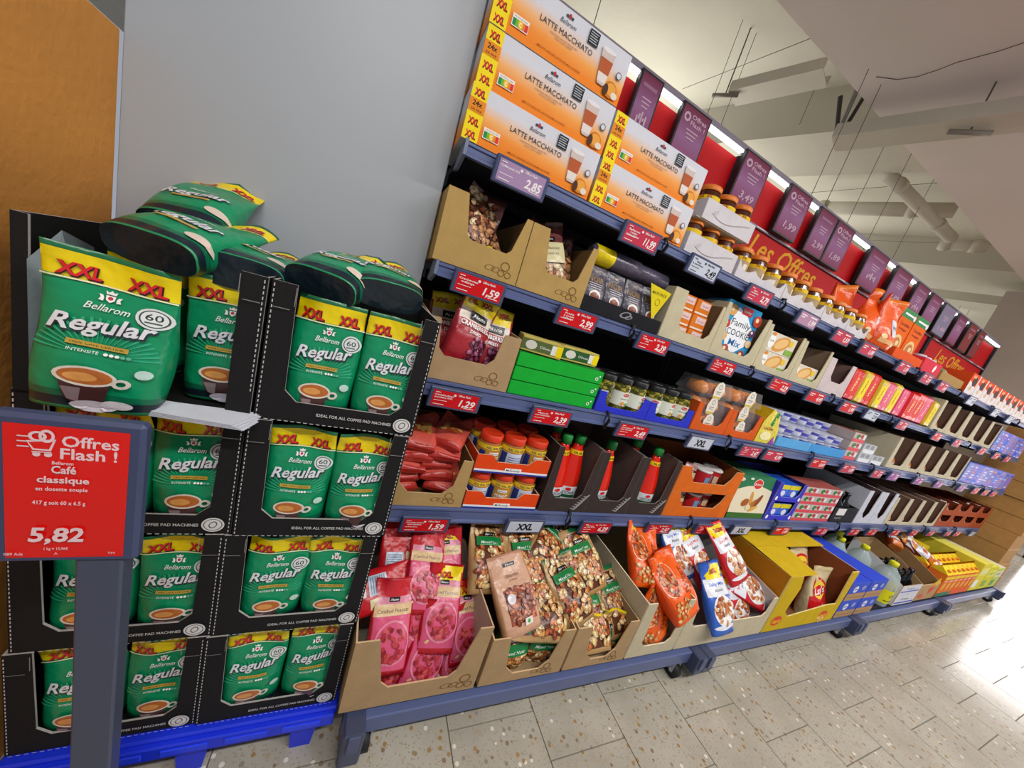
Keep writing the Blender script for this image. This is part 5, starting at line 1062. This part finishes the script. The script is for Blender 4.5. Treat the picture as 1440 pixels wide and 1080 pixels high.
# ---------------- second shelf
for k, (xa, wd_) in enumerate(((.118, .238), (.359, .224))):
    A = nutmarks(Art(), wd_ - .058, .030, 1.25)
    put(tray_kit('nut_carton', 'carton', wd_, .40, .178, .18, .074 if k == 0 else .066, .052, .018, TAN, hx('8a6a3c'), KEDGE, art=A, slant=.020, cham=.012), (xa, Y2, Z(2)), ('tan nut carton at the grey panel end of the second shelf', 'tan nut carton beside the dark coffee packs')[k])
for k, (kt, x, y, z, ln, ro, lb) in enumerate(((CHO[0], .200, 1.000, .025, 12, 12, 'brown nut bag standing in the first tan carton'), (CHO[0], .285, 1.02, .01, 18, -24, 'brown nut bag leaning right in the first tan carton'), (CHO[0], .255, .985, .035, 50, -40, 'brown nut bag slumped low at the front of the first tan carton'),
     (CHO[0], .435, 1.04, .02, 14, 6, 'brown nut bag behind in the second tan carton'), (CHO[1], .480, .990, .018, 12, -16, 'brown nut bag with cream label tilted in the second tan carton'), (CHO[0], .530, 1.05, .01, 12, -6, 'brown nut bag at the right of the second tan carton'))):
    put(kt, T(x, y, Z(2) + z + .006) @ euler(ln, ro, 0), lb)
# dark coffee packs
def noir(sd, lie=False):
    A = Art(); w_ = .083; A.text('NOIR', 0, .098, .018, hx('a8895c'), .060, 0, .01).disc(0, .122, .007, .004, hx('b08a70'), 10, 1).text('Bellarom', 0, .114, .004, hx('a8a0a8'), .026, .3)
    for q in range(3): A.rect(-.026 + .003 * q, .026 - .003 * q, .082 - .007 * q, .0845 - .007 * q, hx('c4bec8'), 4)
    A.disc(0, .047, .021, .016, hx('e8dcd8'), 14, 2).disc(0, .044, .017, .012, hx('8a4a3a'), 14, 2)
    return bag('dark_coffee_pack', 'coffee pack', w_, .14, .06, [(0, hx('17171b')), (.16, hx('4e4a56')), (.93, hx('3a3640'))], A, sd, amp=.0018, boxy=.9, seal=.97, wave=.003, ne=5.0)
NO = [noir(1.0), noir(3.0)]
put(tray_kit('coffee_pack_tray', 'carton', .332, .34, .046, .046, .046, .02, .02, hx('1a1a1f'), art=Art().disc(.175, .027, .024, .010, hx('8a8a90'), 16, 1, .3, .7).disc(.19, .022, .016, .006, hx('8a8a90'), 14, 1, .3, .6), one=True), (.586, Y2, Z(2)), 'low black tray of dark coffee packs')
for k in range(4): put(NO[k % 2], T(.630 + .0805 * k, .988, Z(2) + .005) @ euler(3, 0, random.uniform(-2, 2)), 'dark coffee pack standing in the black tray, %s from left' % ordn(k), 'dark coffee packs')
for k in range(4): put(NO[k % 2], T(.630 + .0805 * k, 1.06, Z(2) + .005) @ euler(3, 0, 0), 'dark coffee pack in the back row of the black tray, %s from left' % ordn(k), 'dark coffee packs')
lie = MB(); 
def sleeve(w_, seed):
    a = MB(); n = 18; prof = [(-w_ / 2, .020), (-w_ / 2 + .008, .033), (0, .035), (w_ / 2 - .008, .033), (w_ / 2, .018)]; vs = []; fs = []; cs = []
    L_ = [-w_ / 2, -w_ / 2 + .006, -w_ * .10, w_ * .22, w_ / 2 - .006, w_ / 2]
    for i, x in enumerate(L_):
        r_ = .020 if i in (0, 5) else .034
        for k in range(n): an = 2 * math.pi * k / n; vs.append((x, r_ * 1.15 * math.cos(an), .034 + r_ * .9 * math.sin(an)))
    for i in range(5):
        for k in range(n): fs.append((i * n + k, i * n + (k + 1) % n, (i + 1) * n + (k + 1) % n, (i + 1) * n + k)); cs.append(YEL if i == 1 and seed else hx('564f62'))
    a.add(vs, fs, cs, 0, True); a.add([vs[k] for k in range(n)], [tuple(range(n))[::-1]], hx('4a4454')); a.add([vs[5 * n + k] for k in range(n)], [tuple(range(n))], hx('4a4454'))
    return ('dark_coffee_pack', 'coffee pack', [('pouch', a.mesh('pouch', 'film'), None)])
put(sleeve(.20, 1), (.69, 1.01, Z(2) + .146), 'dark coffee pack with yellow band lying across the standing packs'); put(sleeve(.16, 0), (.845, 1.02, Z(2) + .146), 'plain dark coffee pack lying at the right on the standing packs')
ycd = MB(); ycd.prism([(.028, .0), (.034, 0), (.075, .098), (-.026, .106)], 0, .0012, 'y', hx('e0cc10')); A = Art().text('MAXI PACK', .026, .083, .010, hx('6a5a10'), .066, 0, .01).disc(.029, .055, .011, .011, hx('8a7a10'), 14, 1, 0, .85); A.emit(ycd); tag(link('yellow_card', ycd.mesh('yellow_card', 'print'), None, (.845, .951, Z(2) + .047)), 'yellow promotion card at the right end of the dark coffee packs', 'card')
# cream trays with orange packs, cookie box, biscuits
CRM = hx('c8be9e')
def ftray(lv, xa, xb, hf, lip, col, label, nl=.02, nr=.02, d_=.36, y=None, one=True, slant=.015, cham=.02, hb=None, inner=None, art=None, name='display_tray'):
    return put(tray_kit(name, 'carton', xb - xa, d_, hf, hb or hf, lip, nl, nr, col, inner=inner, art=art, one=one, slant=slant, cham=cham), (xa, y if y else LV[lv][0] + .006, Z(lv)), label)
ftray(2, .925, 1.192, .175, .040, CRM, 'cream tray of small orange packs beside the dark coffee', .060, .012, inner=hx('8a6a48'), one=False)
OP = box_kit('orange_pack', 'pack', .078, .07, .055, hx('e07a1c'), Art().rect(.022, .072, .026, .050, hx('e4c8c4')).text('Cereal', .046, .037, .009, hx('c8342c'), .036, .2).rect(.004, .074, .004, .010, hx('f0e0d0')), top=hx('d0641a'))
for k in range(6): put(OP, (.992 + .083 * (k % 2), .965 + .005 * (k // 2), Z(2) + .006 + .056 * (k // 2)), 'small orange pack, %s level, %s column, in the cream tray' % (('bottom', 'middle', 'top')[k // 2], ('left', 'right')[k % 2]), 'small orange packs')
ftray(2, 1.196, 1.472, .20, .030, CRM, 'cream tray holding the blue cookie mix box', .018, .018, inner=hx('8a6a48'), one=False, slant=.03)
A = Art(); w_, h_ = .205, .215; A.poly([(w_ * .30, h_ * .93), (w_ * .62, h_ * .82), (w_ * .88, h_ * .62), (w_ * .84, h_ * .30), (w_ * .55, h_ * .10), (w_ * .25, h_ * .22), (w_ * .15, h_ * .5)], hx('eef0f4'))
A.text('Family', w_ * .52, h_ * .66, .026, hx('20242c'), .12, .05, .004).text('COOKIE', w_ * .52, h_ * .48, .026, hx('20242c'), .14, 0, .004).text('Mix', w_ * .52, h_ * .30, .028, hx('2a6aa8'), .075, .05, .01).rect(w_ * .42, w_ * .72, h_ * .83, h_ * .97, hx('c81c24')).text('Sondey', w_ * .57, h_ * .90, .012, WHITE, .048, .1, .01)
for (cx, cz, r_, cc) in ((.16, .84, .024, 'd8a058'), (.12, .58, .018, 'b8402c'), (.14, .36, .020, 'e0b070'), (.30, .14, .022, 'a8483a'), (.55, .05, .020, 'c87838'), (.80, .12, .022, 'a03c2c'), (.90, .36, .018, 'e8c89a'), (.90, .56, .018, '5a3a6a'), (.92, .80, .026, 'b8402c')): A.disc(w_ * cx, h_ * cz, r_, r_ * .9, hx(cc), 14, 1).disc(w_ * cx - .004, h_ * cz + .004, r_ * .4, r_ * .35, hx('f0d8b0'), 8, 1)
put(box_kit('cookie_box', 'box', w_, .10, h_, hx('2f9ad0'), A), T(1.232, .962, Z(2) + .005) @ euler(3), 'blue cookie mix box with hand lettering and cookie pictures')
BISC = box_kit('biscuit_box', 'box', .20, .14, .082, hx('e6dcc8'), Art().disc(.10, .042, .060, .030, hx('d89a4a'), 18, 1, .4).disc(.10, .044, .045, .020, hx('eabf7a'), 16, 1, .4).disc(.03, .042, .022, .03, hx('f4f4f0'), 14, 1).text('Galle', .03, .045, .010, hx('4a5a5a'), .034).disc(.165, .058, .016, .014, hx('e8c83a'), 10, 1).rect(.14, .195, .006, .030, hx('8ab04a')).disc(.03, .073, .012, .008, hx('e08a2a'), 10, 1))
ftray(2, 1.476, 1.742, .19, .026, CRM, 'cream tray of two stacked biscuit boxes', .02, .016, inner=hx('8a6a48'), one=False)
for k in range(2): put(BISC, (1.512, .958, Z(2) + .005 + .083 * k), 'cream biscuit box, %s of the stacked pair' % ('lower', 'upper')[k], 'biscuit boxes')
ftray(2, 1.746, 1.985, .185, .026, CRM, 'half empty cream tray with one biscuit box', .02, .014, inner=hx('8a7460'), one=False); put(BISC, (1.762, .958, Z(2) + .005), 'single cream biscuit box in the half empty tray')
ftray(2, 1.99, 2.235, .165, .060, hx('d0c2c2'), 'pinkish white tray with one striped packet', .05, .035, inner=hx('8a6a62'), one=False)
pk = bag('striped_packet', 'packet', .07, .11, .04, [(0, hx('b8783a')), (.4, hx('c89a60')), (.5, hx('d8cccc')), (.7, hx('a83a4a')), (.8, hx('d8d0d4'))], None, 1.5, amp=.005); put(pk, T(2.10, 1.0, Z(2) + .006) @ euler(25, -25), 'striped packet slumped in the pinkish white tray')
def ppack(col, c2, txt): return box_kit('sweet_pack', 'sweets', .125, .085, .175, col, Art().rect(.02, .105, .03, .14, c2, 4, 6).text(txt, .0625, .085, .018, hx('7a1420') if c2 == YEL else hx('f4e8a0'), .10, 0, .02, 1.4).disc(.0625, .04, .03, .014, c2, 12, 1), mat='film', ch=.010)
RP, YP, KP = ppack(hx('d81c1c'), hx('e03a30'), 'SWEET'), ppack(hx('d8b81a'), YEL, 'CANDY'), ppack(hx('e0406a'), hx('e8628a'), 'FRUIT')
x = 2.245
for k, q in enumerate('RYRYKYKRRKY'):
    wv = {'R': .118, 'Y': .085, 'K': .105}[q]; kt = {'R': RP, 'Y': YP, 'K': KP}[q]
    for j in range(2): put(kt, T(x, .948 + random.uniform(0, .012) + .10 * j, Z(2) + .001) @ Matrix.Diagonal((wv / .126, 1, 1 + random.uniform(-.06, .03), 1)), '%s upright sweet pack, %s from the pinkish tray, %s row' % ({'R': 'red', 'Y': 'yellow', 'K': 'pink'}[q], ordn(k), ('front', 'back')[j]), 'red, yellow and pink sweet packs')
    x += wv + .001
PP = bag('pastry_packet', 'pastry', .10, .09, .05, [(0, hx('d8c8b8')), (.2, hx('c87a34')), (.6, hx('d8a060'))], Art().disc(0, .05, .03, .02, hx('a8541c'), 10, 1), 1.0, amp=.006)
def creamrow(lv, x0, x1, n_, what, hf=.20):
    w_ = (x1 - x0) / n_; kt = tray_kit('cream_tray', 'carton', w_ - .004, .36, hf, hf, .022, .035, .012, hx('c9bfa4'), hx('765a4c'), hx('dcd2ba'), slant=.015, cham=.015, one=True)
    for k in range(n_):
        put(kt, (x0 + w_ * k, LV[lv][0] + .006, Z(lv)), 'tall cream cut-out tray, %s from left, %s' % (ordn(k), what), 'cream cut-out trays, ' + what)
        put(PP, T(x0 + w_ * (k + .62), LV[lv][0] + .055, Z(lv) + .006) @ euler(12, random.uniform(-20, 10)) @ Matrix.Diagonal((1, 1, 1.1, 1)), 'small brown pastry packet in the %s cream tray, %s' % (ordn(k), what), 'pastry packets, ' + what)
creamrow(2, 3.40, 4.63, 5, 'second shelf')
def blist(lv, x0, x1, n_, what, hf=.17):
    w_ = (x1 - x0) / n_; rnd = random.Random(lv)
    for k in range(n_):
        c_ = [hx('7a8ad0'), hx('8a7ac8'), hx('5a7ae0'), hx('9a90d8')][k % 4]
        A = Art()
        for q in range(7): A.rect(rnd.uniform(.0, w_ * .5), rnd.uniform(w_ * .55, w_ * .95), hf * (q + .15) / 7.5, hf * (q + .6) / 7.5, hx(rnd.choice(('c8d0f0', 'd88a6a', '4a5ad0', 'e0d0e8', 'b070c0'))))
        put(box_kit('chocolate_pack', 'chocolate', w_ - .003, .30, hf, c_, A, mat='print'), (x0 + w_ * k, LV[lv][0] + .006, Z(lv)), 'blue-violet chocolate pack, %s from left, %s' % (ordn(k), what), 'blue-violet chocolate packs, ' + what)
blist(2, 4.66, 5.45, 8, 'second shelf')
# ---------------- third shelf
A = nutmarks(Art(), .20, .030, 1.2)
put(tray_kit('nut_carton', 'carton', .268, .40, .165, .18, .068, .030, .052, hx('b0926c'), hx('8a6a4c'), KEDGE, art=A, slant=.012, cham=.02), (.142, Y3, Z(3)), 'tan carton of cranberry bags beside the coffee display')
for kt, x, y, z, ln, ro, ya, lb in ((CRA[0], .255, .962, .042, 6, 12, 14, 'yellow-topped cranberry bag leaning at the front of its carton'), (CRA[1], .340, .985, .02, 8, 2, -6, 'yellow-topped cranberry bag at the right of its carton'), (CRA[1], .235, 1.06, .02, 10, -4, 0, 'yellow-topped cranberry bag behind the leaning one')):
    put(kt, T(x, y, Z(3) + z + .006) @ euler(ln, ro, ya), lb)
GR = hx('0fae32')
A = Art().disc(.295, .016, .006, .006, WHITE, 10, 1, 0, .6).disc(.305, .026, .003, .003, WHITE, 8, 1)
GB = box_kit('green_box', 'box', .318, .26, .042, GR, A, top=hx('118a2c'))
for k in range(3): put(GB, (.414 + .002 * k, Y3 + .002 * k, Z(3) + .044 * k), 'flat bright green box, %s in the stack of three' % ('bottom', 'middle', 'top')[k], 'flat green boxes')
def jarbox(txt, c_): return box_kit('mushroom_box', 'box', .13, .09, .045, hx('c8b45a'), Art().rect(.0, .13, .006, .039, c_).disc(.03, .022, .018, .014, hx('d8d4c8'), 12, 1).text(txt, .075, .022, .008, WHITE, .035).rect(.095, .11, .008, .037, hx('e8e8e0')).rect(.11, .13, .006, .039, YEL), top=hx('d8c86a'))
put(jarbox('Olives', hx('5a6a3a')), T(.425, .935, Z(3) + .134) @ Matrix.Rotation(math.radians(-14), 4, 'Z'), 'small olive-green pack tilted on the green boxes, left one'); put(jarbox('Oliven', hx('2f5a2c')), T(.575, .945, Z(3) + .134) @ Matrix.Rotation(math.radians(3), 4, 'Z') @ Matrix.Diagonal((1.15, 1, 1, 1)), 'small dark green pack with barcode lying on the green boxes, right one')
for k in range(2):
    xa = .744 + .236 * k; ftray(3, xa, xa + .232, .070, .020, hx('2a34c8'), '%s blue tray of pickle jars' % ('left', 'right')[k], .030, .030, d_=.20, y=Y3, one=False, slant=.004, cham=.015, name='pickle_tray', hb=.07)
    for j in range(2):
        for i in range(3): put(PICK[0 if (j == 0 and i + k > 0) else 1], T(xa + .041 + .075 * i, Y3 + .046 + .08 * j, Z(3) + .005) @ Matrix.Rotation(random.uniform(-.5, .5), 4, 'Z'), 'black-lidded pickle jar, %s tray, %s row, %s' % (('left', 'right')[k], ('front', 'back')[j], ('left', 'middle', 'right')[i]), 'pickle jars')
ORC = hx('d85a14')
def clam():
    a = MB(); w_, d_, h_ = .19, .13, .065; vs = [(0, 0, 0), (w_, 0, 0), (w_, d_, 0), (0, d_, 0), (.012, .012, h_), (w_ - .012, .012, h_), (w_ - .012, d_ - .012, h_), (.012, d_ - .012, h_)]
    a.add(vs, [(0, 1, 5, 4), (1, 2, 6, 5), (2, 3, 7, 6), (3, 0, 4, 7), (4, 5, 6, 7), (3, 2, 1, 0)], WHITE)
    b = MB()
    for k in range(3): b.lathe([(.004, .0), (.026, .006), (.030, .024), (.024, .046), (.004, .056)], 14, hx(('e08a3a', 'd07a2c', 'e89c4c')[k]), 0, cx=.042 + .053 * k, cy=.062, sy=1.7)
    l = MB(); A = Art(); pts = [(.07, -.002), (.115, -.002), (.122, .035), (.112, .062), (.093, .070), (.074, .062), (.064, .035)]
    A.poly(pts, hx('e8e2d4')).rect(.070, .115, .0, .008, hx('d8b83a')).disc(.093, .048, .010, .010, hx('5a5650'), 12, 1, 0, .8).rect(.078, .108, .026, .029, hx('8a8478')).rect(.08, .106, .019, .021, hx('8a8478')); A.emit(l, None, -.001)
    return ('pastry_box', 'pastry', [('clear_lid', a.mesh('clear_lid', 'clear'), None), ('croissants', b.mesh('croissants', 'film'), None), ('paper_label', l.mesh('paper_label', 'print'), None)])
CLM = clam()
for k in range(2):
    xa = 1.222 + .212 * k; ftray(3, xa, xa + .208, .115, .030, ORC, '%s orange tray of boxed pastries' % ('left', 'right')[k], .022, .020, y=Y3, one=False, slant=.012, d_=.30, inner=hx('8a7a80'), cham=.02)
    for j in range(3): put(CLM, T(xa + .009, Y3 + .012 + .012 * (j == 1) + (.01 if j == 2 else 0), Z(3) + .006 + .067 * j) @ euler(0, 0, 0), 'clear pastry box with pointed paper label, %s level, %s orange tray' % (('bottom', 'middle', 'top')[j], ('left', 'right')[k]), 'clear pastry boxes')
ys = MB(); ys.prism([(0, 0), (.15, 0), (.14, .06), (.10, .145), (.04, .16), (.005, .10)], 0, .10, 'y', hx('e0cf3a'), hx('c8a41a')); A = Art().poly([(.08, .08), (.10, .145), (.075, .152), (.06, .09)], hx('1f8a3a')).text('3', .083, .115, .022, YEL, .014, 0, .03).poly([(.10, 0), (.15, 0), (.125, .04)], hx('8a2a9a')).disc(.06, .035, .040, .022, hx('efe6a8'), 14, 1).text('LoCinis', .06, .072, .014, hx('b0282c'), .07, .1, .02); A.emit(ys)
tag(link('yellow_snack_pack', ys.mesh('yellow_snack_pack', 'film'), None, (1.652, Y3 + .002, Z(3))), 'yellow pointed snack pack beside the orange pastry trays', 'snack pack')
CUPT = ftray(3, 1.812, 2.105, .045, .045, hx('5aa8e0'), 'left light blue tray of striped cups', y=Y3, d_=.34); ftray(3, 2.11, 2.455, .045, .045, hx('4a9adc'), 'right light blue tray of striped cups', y=Y3, d_=.34)
cupm = []
for s_ in range(2):
    a = MB(); c_ = [hx('c8ccdc'), hx('5a5ac0'), hx('d8dce8'), hx('8a86c8')][s_ * 1:s_ * 1 + 3]
    a.lathe([(.024, 0, hx('c4c8dc')), (.028, .014, c_[1]), (.030, .030, c_[0]), (.032, .044, hx('e0e4ee')), (.034, .047, hx('b8bcd0')), (.034, .050, hx('b8bcd0'))], 16, WHITE); cupm.append(('striped_cup', 'cup', [('cup', a.mesh('striped_cup', 'print'), None)]))
for k in range(2):
    for j in range(3):
        for i in range(4):
            for z in range(2 + (j > 0)):
                xa = (1.814, 2.115)[k]; put(cupm[(i + z + j) % 2], (xa + .037 + .072 * i + .004 * k * i, Y3 + .043 + .074 * j, Z(3) + .004 + .0505 * z), 'blue and white striped cup, %s tray, %s row, %s from left, layer %s' % (('left', 'right')[k], ('front', 'middle', 'back')[j], ordn(i), ('one', 'two', 'three')[z]), 'striped cups in light blue trays')
def mpack(): return box_kit('meat_pack', 'pack', .13, .12, .052, hx('c8b8b4'), Art().rect(0, .13, .0, .018, hx('d84a54')).disc(.045, .032, .020, .014, hx('2f7a3a'), 12, 1).disc(.085, .034, .018, .013, hx('b83a2c'), 12, 1).rect(.10, .126, .02, .046, hx('dcdce0')).rect(.05, .08, .024, .028, WHITE), top=hx('a8524a'))
MP = mpack()
for k in range(3): put(MP, (2.462, Y3 + .004, Z(3) + .053 * k), 'red and green fresh pack on the third shelf, %s in its stack' % ('bottom', 'middle', 'top')[k], 'fresh packs third shelf')
GY = box_kit('grey_box', 'box', .15, .13, .055, hx('c2c4c8'), Art().rect(.01, .14, .0, .022, hx('dfe1e6')).rect(.02, .06, .028, .05, hx('8a8e94')).rect(.08, .12, .028, .05, hx('8a8e94')), top=hx('8f9296'))
for k in range(3): put(GY, (2.62 + .156 * (k % 2), Y3 + .003, Z(3) + .056 * (k // 2)), 'grey and white box beside the cream trays, %s' % ('lower left', 'lower right', 'upper left')[k], 'grey boxes')
put(box_kit('khaki_panel', 'carton', .16, .30, .16, hx('8f866c')), (2.80, Y3 + .14, Z(3) + .0), 'olive grey carton behind the grey boxes on the third shelf')
creamrow(3, 2.98, 4.22, 5, 'third shelf'); blist(3, 4.26, 5.44, 10, 'third shelf', .16)
# ---------------- fourth shelf
A = nutmarks(Art(), .165, .030, 1.2)
put(tray_kit('nut_carton', 'carton', .228, .40, .165, .16, .045, .010, .032, hx('b5955f'), hx('8a6a3c'), KEDGE, art=A, slant=.012, cham=.03), (.150, Y4, Z(4)), 'tan carton of flat red peanut bags on the fourth shelf')
for k in range(10):
    m_ = T(.202 + .090 * (k % 2) + random.uniform(-.012, .012), .930 + .006 * (k // 2) + random.uniform(0, .016), Z(4) + .020 + .036 * (k // 2) + (.014 if k % 2 else 0)) @ euler(random.uniform(60, 78), random.uniform(-16, 16), random.uniform(-22, 16))
    put(RPO[k % 3], m_, 'flat red peanut bag, %s from the bottom, %s pile' % (ordn(k // 2), ('left', 'right')[k % 2]), 'flat red peanut bags')
for j in range(2):
    z0 = Z(4) + .132 * j; A = Art().rect(0, .268, 0, .006, hx('2a3a9a')).rect(0, .268, .006, .013, hx('e8e8ea')).rect(.105, .165, .008, .022, WHITE).text('McEnnedy', .135, .015, .008, hx('1c2030'), .05, 0, .01)
    put(tray_kit('peanut_butter_tray', 'carton', .268, .19, .062, .055, .040, .050, .060, hx('e8480e'), hx('a83208'), hx('f0c0a0'), art=A, slant=.01, cham=.012), (.384, Y4, z0), '%s red-orange tray of peanut butter jars' % ('lower', 'upper')[j])
    for i in range(3):
        for b in range(2): put(PBUT[(i + j + b) % 2 if not (j == 1 and i == 1) else 0], T(.384 + .048 + .0855 * i, Y4 + .050 + .088 * b, z0 + .0045) @ Matrix.Rotation(random.uniform(-.35, .35), 4, 'Z'), 'red-lidded peanut butter jar, %s tray, %s row, %s' % (('lower', 'upper')[j], ('front', 'back')[b], ('left', 'middle', 'right')[i]), 'peanut butter jars')
for k in range(3):
    xa = .668 + .203 * k; A = Art()
    for q in range(7): A.disc(.155 + .0055 * q, .018 + .0085 * q, .013, .0035, hx('a8a6a4'), 8, 1, .9 + .1 * (q % 2)).disc(.140 + .0065 * q, .014 + .009 * q, .010, .003, hx('8a8886'), 8, 1, -.2)
    put(tray_kit('ketchup_tray', 'carton', .199, .36, .255, .25, .055, .020, .022, hx('3a2f2c'), hx('6a5650'), hx('8a8482'), art=A, slant=.012, cham=.02), (xa, Y4, Z(4)), ('first black-brown tray of ketchup beside the peanut butter', 'second black-brown tray holding a single ketchup bottle', 'third black-brown tray of ketchup beside the orange trays')[k])
    for q, (dx, dy, ya) in enumerate((((.062, .055, 8), (.128, .068, -10), (.075, .15, 0)), ((.070, .055, 6),), ((.060, .12, 0), (.118, .055, -6)))[k]): put(KET, T(xa + dx, Y4 + dy, Z(4) + .005) @ euler(2, 0, ya) @ Matrix.Diagonal((1.18, 1.15, 1.10, 1)), 'red ketchup bottle with green cap, %s in the %s tray' % (('first', 'second', 'third')[q], ordn(k)), 'ketchup bottles')
cupn = jar_kit('nut_cup', .042, .085, hx('d8d0cc'), hx('c81f24'), hx('c0242a'), .010, .1, .8, None, 'gloss', art=Art().rect(-.03, .0, .018, .055, hx('7a98b8'), 4).rect(.006, .03, .018, .055, hx('e0c89a'), 3), neck=1.0)
pkt = bag('almond_packet', 'nut bag', .085, .105, .03, [(0, hx('8a4a34')), (.38, hx('c8b088')), (.62, hx('2a2422')), (.72, hx('c8a0a0')), (.9, hx('b88a8a'))], Art().text('Alesto', 0, .070, .008, WHITE, .04, 0, .01), 2.0, nuts=(-.035, .035, .008, .038), nutmat='nuts_almond', amp=.004)
for j in range(2):
    z0 = Z(4) + .122 * j; xa = 1.285 + .0 * j
    put(tray_kit('orange_display_tray', 'carton', .418, .30, .120, .118, .048, .055, .055, hx('dd6a14'), hx('8a4a1c'), hx('e8b888'), slant=.02, cham=.03), (xa, Y4, z0), '%s orange tray of nut packets and cups' % ('lower', 'upper')[j])
    put(pkt, T(xa + .125, Y4 + .05, z0 + .006) @ euler(6, 6), 'almond packet at the left of the %s orange tray' % ('lower', 'upper')[j]); put(cupn, T(xa + .235, Y4 + .075, z0 + .006) @ euler(0, 0, 20), 'red nut cup with pale lid, left in the %s orange tray' % ('lower', 'upper')[j]); put(cupn, T(xa + .335, Y4 + .095, z0 + .006) @ euler(0, 0, -40), 'red nut cup with pale lid, right in the %s orange tray' % ('lower', 'upper')[j])
A = Art(); w_, h_ = .295, .225; A.rect(0, w_, 0, .03, hx('3a6a2a')).poly([(.0, .03), (w_, .03), (w_, .155), (w_ * .62, .178), (w_ * .3, .172), (0, .15)], hx('e6dcc0')).disc(w_ * .55, .185, .038, .028, hx('d8342c'), 18, 1).disc(w_ * .55, .185, .038, .028, WHITE, 18, 1, 0, .9).text('Belmont', w_ * .55, .185, .012, WHITE, .055, .1, .01)
for (cx, cz, rx, rz, ro, cc) in ((.36, .085, .030, .020, .3, 'a85a24'), (.50, .105, .012, .042, .2, 'd89a3a'), (.58, .080, .040, .014, .7, 'b8702c'), (.70, .095, .014, .045, -.6, '8a4a1c'), (.48, .060, .020, .015, 0, 'e8d8a8'), (.62, .055, .034, .011, .4, 'd8a850')): A.disc(w_ * cx, cz, rx, rz, hx(cc), 16, 1, ro)
A.disc(w_ * .06, .205, .025, .010, hx('e8c8c0'), 10, 1).disc(w_ * .32, .212, .016, .006, hx('d8e0d0'), 10, 1)
put(box_kit('wafer_box', 'box', w_, .20, h_, hx('2f7a52'), A, side=hx('1c2a24')), T(1.722, Y4 + .004, Z(4)) @ euler(5), 'green and cream box with wafer rolls picture')
PUR = hx('3a3ac8')
for j in range(2):
    z0 = Z(4) + .112 * j; ftr = tray_kit('purple_tray', 'carton', .245, .24, .108, .10, .026, .022, .022, PUR, hx('2a2a7a'), hx('8a8ae0'), slant=.01, cham=.02, one=True, art=Art().disc(.018, .018, .010, .012, WHITE, 12, 1).disc(.228, .018, .010, .012, WHITE, 12, 1)); put(ftr, (2.028, Y4, z0), '%s violet-blue tray of blue and yellow packs' % ('lower', 'upper')[j])
    for i in range(2):
        bp = box_kit('blue_yellow_pack', 'pack', .095, .12, .085, hx('2a62d8'), Art().rect(0, .095, .060, .085, hx('d8cc1c')).disc(.05, .035, .022, .018, hx('e0e4f0'), 12, 1).rect(.01, .085, .008, .014, hx('a8c0f0')), mat='film')
        put(bp, (2.052 + .099 * i, Y4 + .012, z0 + .006), 'blue and yellow pack, %s of its pair, %s violet tray' % (('left', 'right')[i], ('lower', 'upper')[j]), 'blue and yellow packs')
for j in range(4):
    for i in range(3): put(MP, (2.285 + .133 * i, Y4 + .004, Z(4) + .053 * j), 'red and green fresh pack, %s level, %s from left, fourth shelf' % (('bottom', 'second', 'third', 'top')[j], ('first', 'second', 'third')[i]), 'fresh packs fourth shelf')
ftray(4, 2.70, 2.98, .10, .10, hx('222024'), 'black tray with white print on the fourth shelf', y=Y4, art=Art().rect(.03, .13, .05, .095, hx('e0dcd6')).text('MARMITE', .07, .03, .014, hx('a8a6a4'), .08))
for k in range(6): put(BOT, T(2.745 + .085 * (k % 3), Y4 + .06 + .085 * (k // 3), Z(4) + .005) @ Matrix.Diagonal((1, 1, .8, 1)), 'dark jar bottle in the black tray, %s row, %s' % (('front', 'back')[k // 3], ('left', 'middle', 'right')[k % 3]), 'dark bottles in the black tray')
wt = tray_kit('white_tray', 'carton', .21, .34, .235, .235, .04, .055, .045, hx('c9cbd6'), hx('5a4a48'), hx('dcdde4'), slant=.012, cham=.03, one=True)
for k in range(2): put(wt, (2.99 + .214 * k, Y4, Z(4)), '%s white cut-out tray on the fourth shelf' % ('left', 'right')[k], 'white cut-out trays')
bt2 = bag('baguette_bag', 'bread bag', .09, .20, .06, [(0, hx('d8c0a0')), (.2, hx('b8642c')), (.6, hx('d8944a')), (.9, hx('e0d4c4'))], Art().rect(-.03, .03, .06, .14, hx('c03a2c'), 3, 4), 1.0, amp=.007)
for k in range(2): put(bt2, T(3.095 + .214 * k, Y4 + .08, Z(4) + .006) @ euler(8, -8), 'striped bread bag standing in the %s white tray' % ('left', 'right')[k])
creamrow(4, 3.425, 4.33, 4, 'fourth shelf', .21)
BRT = tray_kit('red_brown_tray', 'carton', .285, .30, .105, .10, .045, .03, .03, hx('a8481e'), hx('6a2a14'), hx('c8744a'), slant=.01, cham=.02, one=True)
SLV = bag('clear_sweet_bag', 'sweets', .12, .10, .08, [(0, hx('b8927a')), (.5, hx('c8b4a4')), (.9, hx('d8d0cc'))], None, 2.0, amp=.010)
for k in range(4):
    for j in range(2):
        put(BRT, (4.34 + .288 * k, Y4, Z(4) + .107 * j), 'red-brown tray of pale bags, %s from left, %s level' % (ordn(k), ('lower', 'upper')[j]), 'red-brown trays'); 
        for i in range(2): put(SLV, T(4.34 + .288 * k + .085 + .12 * i, Y4 + .06, Z(4) + .107 * j + .006) @ euler(10, random.uniform(-10, 10)) @ Matrix.Diagonal((1, 1, .85, 1)), 'pale sweet bag, %s red-brown tray, %s level, %s' % (ordn(k), ('lower', 'upper')[j], ('left', 'right')[i]), 'pale bags in red-brown trays')
